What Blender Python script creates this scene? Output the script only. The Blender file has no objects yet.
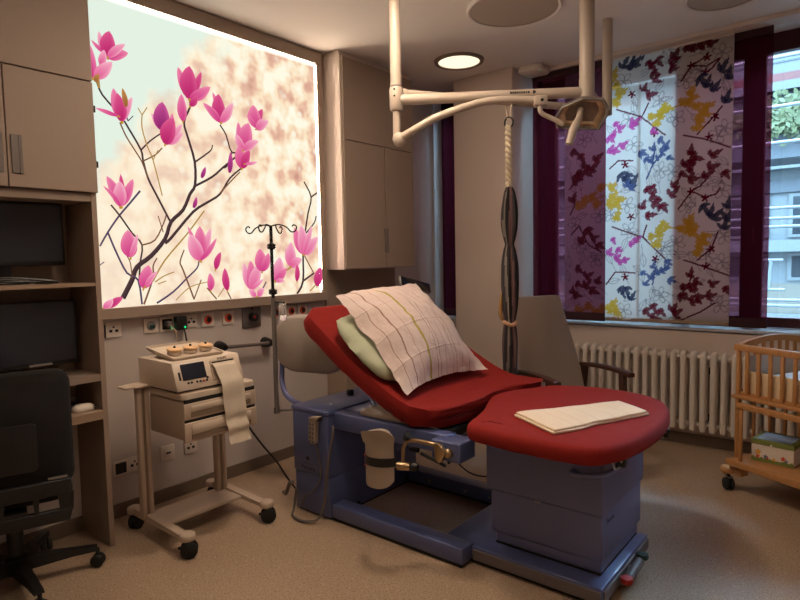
import bpy, bmesh, math, random
import numpy as np
ADDED_LAMP = 43.0; SKY = 22.0; EXPOSURE = 0.75; RIM = 55.0
from mathutils import Vector, Matrix, noise

PI = math.pi
C = bpy.context.scene.collection
rnd = random.Random(11)

# ------------------------------------------------------------------ helpers
def lin(v):
    v = v / 255.0
    return v / 12.92 if v <= 0.04045 else ((v + 0.055) / 1.055) ** 2.4
def S(r, g, b): return (lin(r), lin(g), lin(b), 1.0)

class N:
    """tiny node-tree builder"""
    def __init__(self, name):
        self.m = bpy.data.materials.new(name); self.m.use_nodes = True
        self.t = self.m.node_tree; self.t.nodes.clear()
        self.out = self.t.nodes.new('ShaderNodeOutputMaterial')
    def n(self, typ, **kw):
        nd = self.t.nodes.new('ShaderNode' + typ)
        for k, v in kw.items():
            if k.startswith('i_'): nd.inputs[k[2:].replace('_', ' ')].default_value = v
            else: setattr(nd, k, v)
        return nd
    def l(self, a, ao, b, bi): self.t.links.new(a.outputs[ao], b.inputs[bi])
    def done(self, nd, o=0): self.t.links.new(nd.outputs[o], self.out.inputs['Surface']); return self.m

def mat(name, col, rough=0.5, metal=0.0, var=0.06, scale=8.0, bump=0.0, bscale=60.0, coat=0.0, spec=0.5, sheen=0.0):
    k = N(name)
    p = k.n('BsdfPrincipled'); p.inputs['Roughness'].default_value = rough; p.inputs['Metallic'].default_value = metal
    p.inputs['Specular IOR Level'].default_value = spec; p.inputs['Coat Weight'].default_value = coat
    p.inputs['Sheen Weight'].default_value = sheen
    tc = k.n('TexCoord'); nz = k.n('TexNoise'); nz.inputs['Scale'].default_value = scale; nz.inputs['Detail'].default_value = 4
    k.l(tc, 'Object', nz, 'Vector')
    mx = k.n('Mix', data_type='RGBA')
    mx.inputs['A'].default_value = tuple(c * (1 - var) for c in col[:3]) + (1,)
    mx.inputs['B'].default_value = tuple(min(1, c * (1 + var)) for c in col[:3]) + (1,)
    k.l(nz, 'Fac', mx, 'Factor'); k.l(mx, 'Result', p, 'Base Color')
    if bump:
        n2 = k.n('TexNoise'); n2.inputs['Scale'].default_value = bscale; n2.inputs['Detail'].default_value = 3
        k.l(tc, 'Object', n2, 'Vector')
        bp = k.n('Bump'); bp.inputs['Strength'].default_value = bump; bp.inputs['Distance'].default_value = 0.01
        k.l(n2, 'Fac', bp, 'Height'); k.l(bp, 'Normal', p, 'Normal')
    return k.done(p)

def emit(name, col, strength):
    k = N(name); e = k.n('Emission'); e.inputs['Color'].default_value = col; e.inputs['Strength'].default_value = strength
    return k.done(e)

WL = {}
def prop(o, label=None, cat=None, group=None, kind=None):
    if label: o['label'] = label
    if cat: o['category'] = cat
    if group: o['group'] = group
    if kind: o['kind'] = kind
    return o
def thing(name, label, cat, loc=(0, 0, 0), rz=0.0, group=None, local=False):
    o = bpy.data.objects.new(name, None); C.objects.link(o); o.empty_display_size = 0.05
    o.location = loc; o.rotation_euler = (0, 0, rz)
    WL[o] = Vector((0, 0, 0)) if local else Vector(loc)
    return prop(o, label, cat, group)
def obj(name, bm, m, parent=None, label=None, smooth=50, kind=None):
    """link a bmesh as one mesh object; vertices are given in world space (or in the parent's space for rotated things)"""
    off = WL.get(parent, Vector((0, 0, 0))) if parent else Vector((0, 0, 0))
    if parent is None:
        xs = [v.co for v in bm.verts]
        off = Vector(((min(v.x for v in xs) + max(v.x for v in xs)) / 2, (min(v.y for v in xs) + max(v.y for v in xs)) / 2, min(v.z for v in xs)))
    for v in bm.verts: v.co -= off
    bmesh.ops.recalc_face_normals(bm, faces=bm.faces)
    if smooth:
        a = math.radians(smooth)
        for f in bm.faces: f.smooth = True
        for e in bm.edges:
            e.smooth = len(e.link_faces) == 2 and e.calc_face_angle(0) < a
    me = bpy.data.meshes.new(name); bm.to_mesh(me); bm.free()
    for mm in (m if isinstance(m, (list, tuple)) else [m]): me.materials.append(mm)
    o = bpy.data.objects.new(name, me); C.objects.link(o)
    if parent: o.parent = parent
    else: o.location = off
    WL[o] = off
    if label: o['label'] = label
    if kind: o['kind'] = kind
    return o
def struct(name, bm, m, parent=None, smooth=0):
    return obj(name, bm, m, parent, smooth=smooth, kind=None if parent else 'structure')
def BM(): return bmesh.new()

def box(bm, x0, x1, y0, y1, z0, z1, bev=0.0, seg=2, mi=0):
    vs = [bm.verts.new((x, y, z)) for x in (x0, x1) for y in (y0, y1) for z in (z0, z1)]
    fs = [bm.faces.new([vs[i] for i in q]) for q in ((0, 1, 3, 2), (4, 6, 7, 5), (0, 4, 5, 1), (2, 3, 7, 6), (0, 2, 6, 4), (1, 5, 7, 3))]
    for f in fs: f.material_index = mi
    if bev > 0:
        es = list({e for f in fs for e in f.edges})
        r = bmesh.ops.bevel(bm, geom=es, offset=bev, segments=seg, profile=0.5, affect='EDGES')
        for f in r['faces']: f.material_index = mi
    return bm
def bx(x0, x1, y0, y1, z0, z1, bev=0.0, seg=2): return box(BM(), x0, x1, y0, y1, z0, z1, bev, seg)

def catmull(pts, n=6, closed=False):
    P = [Vector(p) for p in pts]; out = []; L = len(P)
    rng = range(L) if closed else range(L - 1)
    for i in rng:
        if closed: a, b, c, d = P[(i - 1) % L], P[i], P[(i + 1) % L], P[(i + 2) % L]
        else: a, b, c, d = P[max(i - 1, 0)], P[i], P[i + 1], P[min(i + 2, L - 1)]
        for k in range(n):
            t = k / n
            out.append(0.5 * ((2 * b) + (c - a) * t + (2 * a - 5 * b + 4 * c - d) * t * t + (3 * b - a - 3 * c + d) * t ** 3))
    if not closed: out.append(P[-1])
    return out

def tube(bm, pts, r, n=10, caps=True, mi=0, sx=1.0):
    P = [Vector(p) for p in pts]; L = len(P)
    T = []
    for i in range(L):
        t = (P[min(i + 1, L - 1)] - P[max(i - 1, 0)])
        T.append(t.normalized() if t.length > 1e-9 else Vector((0, 0, 1)))
    up = Vector((0, 0, 1)) if abs(T[0].z) < 0.9 else Vector((1, 0, 0))
    u = T[0].cross(up).normalized(); rings = []
    for i in range(L):
        u = (u - T[i] * u.dot(T[i])).normalized(); w = T[i].cross(u)
        rr = r[i] if isinstance(r, (list, tuple)) else r
        rings.append([bm.verts.new(P[i] + (u * math.cos(2 * PI * k / n) * sx + w * math.sin(2 * PI * k / n)) * rr) for k in range(n)])
    fs = []
    for a, b in zip(rings, rings[1:]):
        for k in range(n): fs.append(bm.faces.new((a[k], a[(k + 1) % n], b[(k + 1) % n], b[k])))
    if caps: fs.append(bm.faces.new(rings[0][::-1])); fs.append(bm.faces.new(rings[-1]))
    for f in fs: f.material_index = mi
    return bm

def lathe(bm, prof, c=(0, 0, 0), axis='z', n=24, mi=0, caps=True):
    """prof: (radius, height) pairs"""
    c = Vector(c)
    def at(r, h, a):
        x, y = r * math.cos(a), r * math.sin(a)
        return c + (Vector((x, y, h)) if axis == 'z' else Vector((h, x, y)) if axis == 'x' else Vector((x, h, y)))
    rings = []
    for r, h in prof:
        rings.append([bm.verts.new(at(0, h, 0))] if r < 1e-6 else [bm.verts.new(at(r, h, 2 * PI * k / n)) for k in range(n)])
    fs = []
    for a, b in zip(rings, rings[1:]):
        for k in range(n):
            k2 = (k + 1) % n
            if len(a) == 1 and len(b) == 1: continue
            if len(a) == 1: fs.append(bm.faces.new((a[0], b[k2], b[k])))
            elif len(b) == 1: fs.append(bm.faces.new((a[k], a[k2], b[0])))
            else: fs.append(bm.faces.new((a[k], a[k2], b[k2], b[k])))
    if caps and len(rings[0]) > 1: fs.append(bm.faces.new(rings[0][::-1]))
    if caps and len(rings[-1]) > 1: fs.append(bm.faces.new(rings[-1]))
    for f in fs: f.material_index = mi
    return bm

def prism(bm, poly, a0, a1, axis='z', mi=0, bev=0.0):
    def at(p, h): return (p[0], p[1], h) if axis == 'z' else (h, p[0], p[1]) if axis == 'x' else (p[0], h, p[1])
    A = [bm.verts.new(at(p, a0)) for p in poly]; B = [bm.verts.new(at(p, a1)) for p in poly]; n = len(poly)
    fs = [bm.faces.new(A[::-1]), bm.faces.new(B)] + [bm.faces.new((A[i], A[(i + 1) % n], B[(i + 1) % n], B[i])) for i in range(n)]
    for f in fs: f.material_index = mi
    if bev:
        es = [e for e in {e for f in fs[:2] for e in f.edges}]
        r = bmesh.ops.bevel(bm, geom=es, offset=bev, segments=2, profile=0.5, affect='EDGES')
        for f in r['faces']: f.material_index = mi
    return bm

def rrect(cx, cy, w, h, r, n=5):
    out = []
    for (sx, sy, a0) in ((1, 1, 0), (-1, 1, 90), (-1, -1, 180), (1, -1, 270)):
        for k in range(n + 1):
            a = math.radians(a0 + 90 * k / n)
            out.append((cx + sx * (w / 2 - r) + r * math.cos(a), cy + sy * (h / 2 - r) + r * math.sin(a)))
    return out

def loft(bm, rings, caps=True, closed=True, mi=0):
    R = [[bm.verts.new(p) for p in rg] for rg in rings]; n = len(R[0]); fs = []
    for a, b in zip(R, R[1:]):
        for k in range(n if closed else n - 1):
            fs.append(bm.faces.new((a[k], a[(k + 1) % n], b[(k + 1) % n], b[k])))
    if caps: fs.append(bm.faces.new(R[0][::-1])); fs.append(bm.faces.new(R[-1]))
    for f in fs: f.material_index = mi
    return bm

def xform(bm, M, start=0):
    bm.verts.ensure_lookup_table()
    for v in bm.verts[start:]: v.co = M @ v.co
    return bm

def rot_about(p, axis, deg):
    return Matrix.Translation(p) @ Matrix.Rotation(math.radians(deg), 4, axis) @ Matrix.Translation(-Vector(p))

def dup(root, loc=None, rz=None, label=None):
    r = root.copy(); C.objects.link(r); WL[r] = Vector(loc) if loc else WL[root]
    if loc is not None: r.location = loc
    if rz is not None: r.rotation_euler = (0, 0, rz)
    if label: r['label'] = label
    for ch in list(root.children):
        c = ch.copy(); C.objects.link(c); c.parent = r
        for g in list(ch.children):
            d = g.copy(); C.objects.link(d); d.parent = c
    return r

def text_bm(txt, size, M):
    cu = bpy.data.curves.new('lettering', 'FONT'); cu.body = txt; cu.size = size; cu.align_x = 'CENTER'; cu.align_y = 'CENTER'; cu.extrude = 0.0004
    o = bpy.data.objects.new('lettering', cu); C.objects.link(o)
    bpy.context.view_layer.update()
    me = bpy.data.meshes.new_from_object(o.evaluated_get(bpy.context.evaluated_depsgraph_get()))
    bm = BM(); bm.from_mesh(me); bpy.data.meshes.remove(me); bpy.data.objects.remove(o); bpy.data.curves.remove(cu)
    return xform(bm, M)

# frames for lettering on faces: M maps (x right, y up, z out)
def face_frame(o, right, up):
    r = Vector(right).normalized(); u = Vector(up).normalized(); w = r.cross(u)
    return Matrix.Translation(o) @ Matrix((r, u, w)).transposed().to_4x4()

# ------------------------------------------------------------------ materials
M = {}
M['wall'] = mat('wall_paint', S(210, 194, 184), 0.85, var=0.02, bump=0.04, bscale=180)
M['ceil'] = mat('ceiling_paint', S(232, 224, 216), 0.9, var=0.015)
M['panelwall'] = mat('service_wall_panel', S(196, 186, 180), 0.6, var=0.02)
M['skirt'] = mat('vinyl_skirting', S(112, 96, 82), 0.6, var=0.12, scale=120)
M['cab'] = mat('beige_laminate', S(152, 133, 119), 0.55, var=0.03, scale=30)
M['cabedge'] = mat('oak_tone_edge', S(152, 128, 108), 0.55, var=0.08, scale=20)
M['carc'] = mat('carcass_laminate', S(142, 124, 110), 0.6, var=0.04, scale=40)
M['dark'] = mat('dark_gap', S(22, 19, 18), 0.8)
M['black'] = mat('black_plastic', S(20, 19, 20), 0.42, var=0.1)
M['rubber'] = mat('black_rubber', S(17, 16, 16), 0.7, var=0.1)
M['meshblack'] = mat('black_chair_fabric', S(24, 21, 21), 0.85, var=0.2, scale=200, bump=0.2, bscale=300)
M['steel'] = mat('brushed_steel', S(150, 148, 146), 0.35, metal=0.9, var=0.05)
M['greymetal'] = mat('grey_plate', S(120, 112, 108), 0.4, metal=0.4)
M['gold'] = mat('bronze_metal', S(176, 152, 118), 0.28, metal=0.95, var=0.08)
M['blue'] = mat('blue_lacquer', S(86, 96, 140), 0.32, metal=0.15, var=0.05, scale=4, coat=0.25)
M['bluegrey'] = mat('violet_grey_shell', S(98, 102, 138), 0.42, var=0.04, scale=5, bump=0.05, bscale=250)
M['bluetube'] = mat('blue_tube', S(98, 106, 152), 0.3, metal=0.2, coat=0.3)
M['taupe'] = mat('taupe_plate', S(104, 96, 96), 0.5)
M['pad'] = mat('grey_beige_upholstery', S(150, 138, 128), 0.5, var=0.03, bump=0.05, bscale=120)
M['padlight'] = mat('beige_shell', S(165, 150, 135), 0.45, var=0.03)
M['cart'] = mat('cream_powder_coat', S(186, 168, 150), 0.45, var=0.03)
M['cartdark'] = mat('cream_groove', S(128, 110, 92), 0.6)
M['plastic'] = mat('cream_plastic', S(204, 188, 170), 0.45, var=0.03)
M['peach'] = mat('peach_transducer', S(220, 180, 128), 0.4, var=0.03)
M['screen'] = mat('dark_screen', S(34, 36, 46), 0.2, var=0.05)
M['white'] = mat('white_plastic', S(222, 212, 200), 0.4, var=0.02)
M['rig'] = mat('cream_steel_tube', S(178, 164, 150), 0.4, var=0.03)
M['lampgold'] = mat('reflector_metal', S(214, 190, 160), 0.3, metal=0.85, var=0.35, scale=60)
M['rad'] = mat('radiator_enamel', S(222, 213, 203), 0.45, var=0.0)
M['winframe'] = mat('dark_red_frame', S(72, 22, 34), 0.4, var=0.06)
M['sill'] = mat('sill_stone', S(190, 190, 195), 0.35, var=0.04)
M['chairfab'] = mat('taupe_upholstery', S(148, 132, 122), 0.8, var=0.08, scale=150, bump=0.15, bscale=250, sheen=0.1)
M['darkwood'] = mat('dark_walnut', S(62, 36, 26), 0.4, var=0.2, scale=25, coat=0.2)
M['greenpillow'] = mat('sage_green_ticking', S(176, 182, 156), 0.8, var=0.05, scale=14, bump=0.3, bscale=18)
M['bumper'] = mat('beige_bumper_fabric', S(214, 188, 152), 0.85, var=0.04, bump=0.15, bscale=25)
M['whitecloth'] = mat('white_bedding', S(214, 222, 234), 0.85, var=0.03, bump=0.2, bscale=20)
M['red'] = mat('red_plastic', S(170, 36, 24), 0.45)
M['orange'] = mat('orange_plastic', S(208, 70, 36), 0.45)
M['green'] = mat('dark_green_plastic', S(22, 58, 48), 0.45)
M['led'] = emit('green_led', (0.02, 1.0, 0.3, 1), .7)
M['cablegrey'] = mat('grey_cable', S(96, 88, 84), 0.5)
M['ink'] = mat('dark_lettering', S(22, 20, 26), 0.6)
M['rope'] = mat('white_rope', S(205, 190, 165), 0.8, var=0.1, scale=90, bump=0.5, bscale=150)

def wood_mat(name, a, b):
    k = N(name); p = k.n('BsdfPrincipled'); p.inputs['Roughness'].default_value = 0.42; p.inputs['Coat Weight'].default_value = 0.15
    tc = k.n('TexCoord'); mp = k.n('Mapping'); mp.inputs['Scale'].default_value = (14, 14, 3)
    nz = k.n('TexNoise'); nz.inputs['Scale'].default_value = 4; nz.inputs['Detail'].default_value = 6; nz.inputs['Distortion'].default_value = 1.5
    k.l(tc, 'Object', mp, 'Vector'); k.l(mp, 'Vector', nz, 'Vector')
    mx = k.n('Mix', data_type='RGBA'); mx.inputs['A'].default_value = a; mx.inputs['B'].default_value = b
    k.l(nz, 'Fac', mx, 'Factor'); k.l(mx, 'Result', p, 'Base Color')
    return k.done(p)
M['cribwood'] = wood_mat('beech_wood', S(156, 106, 62), S(196, 144, 90))

def floor_mat():
    k = N('speckled_vinyl'); p = k.n('BsdfPrincipled'); p.inputs['Roughness'].default_value = 0.42; p.inputs['Specular IOR Level'].default_value = 0.45
    tc = k.n('TexCoord')
    v1 = k.n('TexVoronoi'); v1.inputs['Scale'].default_value = 70; k.l(tc, 'Object', v1, 'Vector')
    n1 = k.n('TexNoise'); n1.inputs['Scale'].default_value = 150; n1.inputs['Detail'].default_value = 2; k.l(tc, 'Object', n1, 'Vector')
    n2 = k.n('TexNoise'); n2.inputs['Scale'].default_value = 60; n2.inputs['Detail'].default_value = 3; k.l(tc, 'Object', n2, 'Vector')
    r1 = k.n('ValToRGB'); r1.color_ramp.elements[0].position = 0.33; r1.color_ramp.elements[1].position = 0.46
    r1.color_ramp.elements[0].color = S(102, 82, 68); r1.color_ramp.elements[1].color = S(172, 149, 126)
    k.l(n1, 'Fac', r1, 'Fac')
    r2 = k.n('ValToRGB'); r2.color_ramp.elements[0].position = 0.62; r2.color_ramp.elements[1].position = 0.72
    r2.color_ramp.elements[0].color = (0, 0, 0, 1); r2.color_ramp.elements[1].color = (1, 1, 1, 1)
    k.l(n2, 'Fac', r2, 'Fac')
    mx = k.n('Mix', data_type='RGBA'); k.l(r2, 'Color', mx, 'Factor'); k.l(r1, 'Color', mx, 'A'); mx.inputs['B'].default_value = S(188, 168, 144)
    k.l(mx, 'Result', p, 'Base Color')
    return k.done(p)
M['floor'] = floor_mat()

def cover_mat():
    k = N('red_jersey_sheet'); p = k.n('BsdfPrincipled'); p.inputs['Roughness'].default_value = 0.85; p.inputs['Sheen Weight'].default_value = 0.0
    p.inputs['Specular IOR Level'].default_value = 0.2
    tc = k.n('TexCoord'); nz = k.n('TexNoise'); nz.inputs['Scale'].default_value = 260; k.l(tc, 'Object', nz, 'Vector')
    mx = k.n('Mix', data_type='RGBA'); mx.inputs['A'].default_value = S(122, 27, 23); mx.inputs['B'].default_value = S(142, 34, 28)
    k.l(nz, 'Fac', mx, 'Factor'); k.l(mx, 'Result', p, 'Base Color')
    mp = k.n('Mapping'); mp.inputs['Scale'].default_value = (16, 5, 3)
    n2 = k.n('TexNoise'); n2.inputs['Scale'].default_value = 2.2; n2.inputs['Detail'].default_value = 2
    k.l(tc, 'Object', mp, 'Vector'); k.l(mp, 'Vector', n2, 'Vector')
    bp = k.n('Bump'); bp.inputs['Strength'].default_value = 0.3; bp.inputs['Distance'].default_value = 0.01
    k.l(n2, 'Fac', bp, 'Height'); k.l(bp, 'Normal', p, 'Normal')
    return k.done(p)
M['cover'] = cover_mat()

def stripe_mat(name, base, stripes, rough=0.85, bump=0.25, creases=()):
    """stripes: (start, width, colour) along UV.x on a base cloth colour"""
    k = N(name); p = k.n('BsdfPrincipled'); p.inputs['Roughness'].default_value = rough; p.inputs['Specular IOR Level'].default_value = 0.2
    uv = k.n('UVMap'); sp = k.n('SeparateXYZ'); k.l(uv, 'UV', sp, 'Vector')
    last = None
    for s, w, c in stripes:
        a = k.n('Math', operation='SUBTRACT'); k.l(sp, 'X', a, 0); a.inputs[1].default_value = s
        b = k.n('Math', operation='ABSOLUTE'); k.l(a, 0, b, 0)
        d = k.n('Math', operation='LESS_THAN'); k.l(b, 0, d, 0); d.inputs[1].default_value = w / 2
        mx = k.n('Mix', data_type='RGBA'); mx.inputs['B'].default_value = c
        if last is None: mx.inputs['A'].default_value = base
        else: k.l(last, 'Result', mx, 'A')
        k.l(d, 0, mx, 'Factor'); last = mx
    k.l(last, 'Result', p, 'Base Color')
    tc = k.n('TexCoord'); nz = k.n('TexNoise'); nz.inputs['Scale'].default_value = 16; nz.inputs['Detail'].default_value = 4
    k.l(tc, 'Object', nz, 'Vector')
    for s, w in creases:                                    # pressed fold lines across the cloth
        a = k.n('Math', operation='SUBTRACT'); k.l(sp, 'Y', a, 0); a.inputs[1].default_value = s
        b = k.n('Math', operation='ABSOLUTE'); k.l(a, 0, b, 0)
        d = k.n('MapRange'); d.inputs['From Min'].default_value = 0; d.inputs['From Max'].default_value = w; d.inputs['To Min'].default_value = .28; d.inputs['To Max'].default_value = 0; k.l(b, 0, d, 'Value')
        ad = k.n('Math', operation='ADD'); k.l(nz, 0, ad, 0); k.l(d, 'Result', ad, 1); nz = ad
    bp = k.n('Bump'); bp.inputs['Strength'].default_value = bump; bp.inputs['Distance'].default_value = 0.02
    k.l(nz, 0, bp, 'Height'); k.l(bp, 'Normal', p, 'Normal')
    return k.done(p)

def glass_mat():
    k = N('window_glass'); t = k.n('BsdfTransparent'); t.inputs['Color'].default_value = (0.9, 0.95, 0.97, 1)
    g = k.n('BsdfGlossy'); g.inputs['Roughness'].default_value = 0.02
    f = k.n('Fresnel'); f.inputs['IOR'].default_value = 1.45; mx = k.n('MixShader')
    k.l(f, 0, mx, 0); k.l(t, 0, mx, 1); k.l(g, 0, mx, 2)
    return k.done(mx)
M['glass'] = glass_mat()

def sheer_mat(name, tint, diff, clear):
    k = N(name); t = k.n('BsdfTransparent'); t.inputs['Color'].default_value = tint
    d = k.n('BsdfDiffuse'); d.inputs['Color'].default_value = diff; tl = k.n('BsdfTranslucent'); tl.inputs['Color'].default_value = diff
    m1 = k.n('MixShader'); m1.inputs[0].default_value = 0.5; k.l(d, 0, m1, 1); k.l(tl, 0, m1, 2)
    m2 = k.n('MixShader'); m2.inputs[0].default_value = clear; k.l(m1, 0, m2, 1); k.l(t, 0, m2, 2)
    return k.done(m2)
M['sheer'] = sheer_mat('wine_red_sheer', (0.40, 0.14, 0.19, 1), S(78, 20, 34), 0.5)
M['hem'] = mat('dark_red_hem', S(48, 14, 22), 0.8)

def print_mat():
    k = N('floral_print_fabric'); at = k.n('VertexColor', layer_name='print')
    d = k.n('BsdfDiffuse'); tl = k.n('BsdfTranslucent'); t = k.n('BsdfTransparent')
    for s in (d, tl, t): k.l(at, 'Color', s, 'Color')
    m1 = k.n('MixShader'); m1.inputs[0].default_value = 0.55; k.l(d, 0, m1, 1); k.l(tl, 0, m1, 2)
    m2 = k.n('MixShader'); m2.inputs[0].default_value = 0.14; k.l(m1, 0, m2, 1); k.l(t, 0, m2, 2)
    return k.done(m2)
M['print'] = print_mat()

def PC_(r, g, b): return tuple(c / PANEL_STRENGTH / 2 ** EXPOSURE for c in S(r, g, b)[:3]) + (1,)
PANEL_STRENGTH = 1.15
def lightbox_mat(strength):
    """backlit photo print: blurred blossom bokeh behind, painted petals and twigs from the mesh's colour attribute"""
    k = N('backlit_blossom_print'); e = k.n('Emission'); e.inputs['Strength'].default_value = strength
    tc = k.n('TexCoord'); sp = k.n('SeparateXYZ'); k.l(tc, 'Object', sp, 'Vector')
    mp = k.n('Mapping'); mp.inputs['Location'].default_value = (1.3, 0.4, 2.1); k.l(tc, 'Object', mp, 'Vector')
    n1 = k.n('TexNoise'); n1.inputs['Scale'].default_value = 8.0; n1.inputs['Detail'].default_value = 2.0; n1.inputs['Roughness'].default_value = 0.5; n1.inputs['Distortion'].default_value = 0.0
    k.l(mp, 'Vector', n1, 'Vector')
    r1 = k.n('ValToRGB'); cr = r1.color_ramp
    cr.elements[0].position = 0.26; cr.elements[0].color = PC_(206, 154, 136)
    cr.elements[1].position = 0.62; cr.elements[1].color = PC_(255, 251, 228)
    a = cr.elements.new(0.40); a.color = PC_(234, 188, 162)
    a = cr.elements.new(0.49); a.color = PC_(252, 226, 192)
    k.l(n1, 'Fac', r1, 'Fac')
    v = k.n('TexVoronoi', feature='SMOOTH_F1'); v.inputs['Scale'].default_value = 13.0; v.inputs['Smoothness'].default_value = 0.6; v.inputs['Randomness'].default_value = 1.0
    k.l(mp, 'Vector', v, 'Vector')
    rv = k.n('ValToRGB'); rv.color_ramp.elements[0].position = 0.16; rv.color_ramp.elements[1].position = 0.36
    rv.color_ramp.elements[0].color = (0.75, 0.75, 0.75, 1); rv.color_ramp.elements[1].color = (0, 0, 0, 1)
    k.l(v, 'Distance', rv, 'Fac')
    n3 = k.n('TexNoise'); n3.inputs['Scale'].default_value = 2.6; k.l(mp, 'Vector', n3, 'Vector')
    mu = k.n('Math', operation='MULTIPLY'); k.l(rv, 'Color', mu, 0)
    rr = k.n('ValToRGB'); rr.color_ramp.elements[0].position = 0.42; rr.color_ramp.elements[1].position = 0.6; k.l(n3, 'Fac', rr, 'Fac'); k.l(rr, 'Color', mu, 1)
    mb = k.n('Mix', data_type='RGBA'); k.l(mu, 0, mb, 'Factor'); k.l(r1, 'Color', mb, 'A'); mb.inputs['B'].default_value = PC_(255, 253, 234)
    # the lower left of the photo print is paler
    pa = k.n('Math', operation='MULTIPLY_ADD'); k.l(sp, 'Y', pa, 0); pa.inputs[1].default_value = -.62; pa.inputs[2].default_value = 1.0
    pb = k.n('Math', operation='MULTIPLY_ADD'); k.l(sp, 'Z', pb, 0); pb.inputs[1].default_value = -.22; k.l(pa, 0, pb, 2)
    pc = k.n('Math', operation='MULTIPLY', use_clamp=True); k.l(pb, 0, pc, 0); pc.inputs[1].default_value = .85
    mp_ = k.n('Mix', data_type='RGBA'); k.l(pc, 0, mp_, 'Factor'); k.l(mb, 'Result', mp_, 'A'); mp_.inputs['B'].default_value = PC_(254, 238, 212); mb = mp_
    # pale mint sky in the upper left of the print (y small, z large)
    n2 = k.n('TexNoise'); n2.inputs['Scale'].default_value = 3.5; n2.inputs['Detail'].default_value = 3; k.l(tc, 'Object', n2, 'Vector')
    g1 = k.n('Math', operation='MULTIPLY_ADD'); k.l(sp, 'Y', g1, 0); g1.inputs[1].default_value = -1.0; g1.inputs[2].default_value = 0.0
    g2 = k.n('Math', operation='MULTIPLY_ADD'); k.l(sp, 'Z', g2, 0); g2.inputs[1].default_value = 0.75; k.l(g1, 0, g2, 2)
    g3 = k.n('Math', operation='MULTIPLY_ADD'); k.l(n2, 'Fac', g3, 0); g3.inputs[1].default_value = 0.9; k.l(g2, 0, g3, 2)
    gr = k.n('MapRange'); gr.inputs['From Min'].default_value = 0.82; gr.inputs['From Max'].default_value = 1.0; gr.clamp = True; k.l(g3, 0, gr, 'Value')
    mc = k.n('Mix', data_type='RGBA'); k.l(gr, 'Result', mc, 'Factor'); k.l(mb, 'Result', mc, 'A'); mc.inputs['B'].default_value = PC_(228, 242, 228)
    # the lamps behind the sheet show as a bright rim along its edges
    e1 = k.n('MapRange'); e1.inputs['From Min'].default_value = 1.575; e1.inputs['From Max'].default_value = 1.60; k.l(sp, 'Y', e1, 'Value')
    e2 = k.n('MapRange'); e2.inputs['From Min'].default_value = 1.615; e2.inputs['From Max'].default_value = 1.648; k.l(sp, 'Z', e2, 'Value')
    em = k.n('Math', operation='MAXIMUM'); k.l(e1, 'Result', em, 0); k.l(e2, 'Result', em, 1)
    me_ = k.n('Mix', data_type='RGBA'); k.l(em, 0, me_, 'Factor'); k.l(mc, 'Result', me_, 'A'); me_.inputs['B'].default_value = (1, .97, .85, 1); mc = me_
    at = k.n('VertexColor', layer_name='print')
    md = k.n('Mix', data_type='RGBA'); k.l(at, 'Alpha', md, 'Factor'); k.l(mc, 'Result', md, 'A'); k.l(at, 'Color', md, 'B')
    k.l(md, 'Result', e, 'Color')
    return k.done(e)
PANEL_STRENGTH = 1.15
M['lightbox'] = lightbox_mat(PANEL_STRENGTH)
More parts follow.
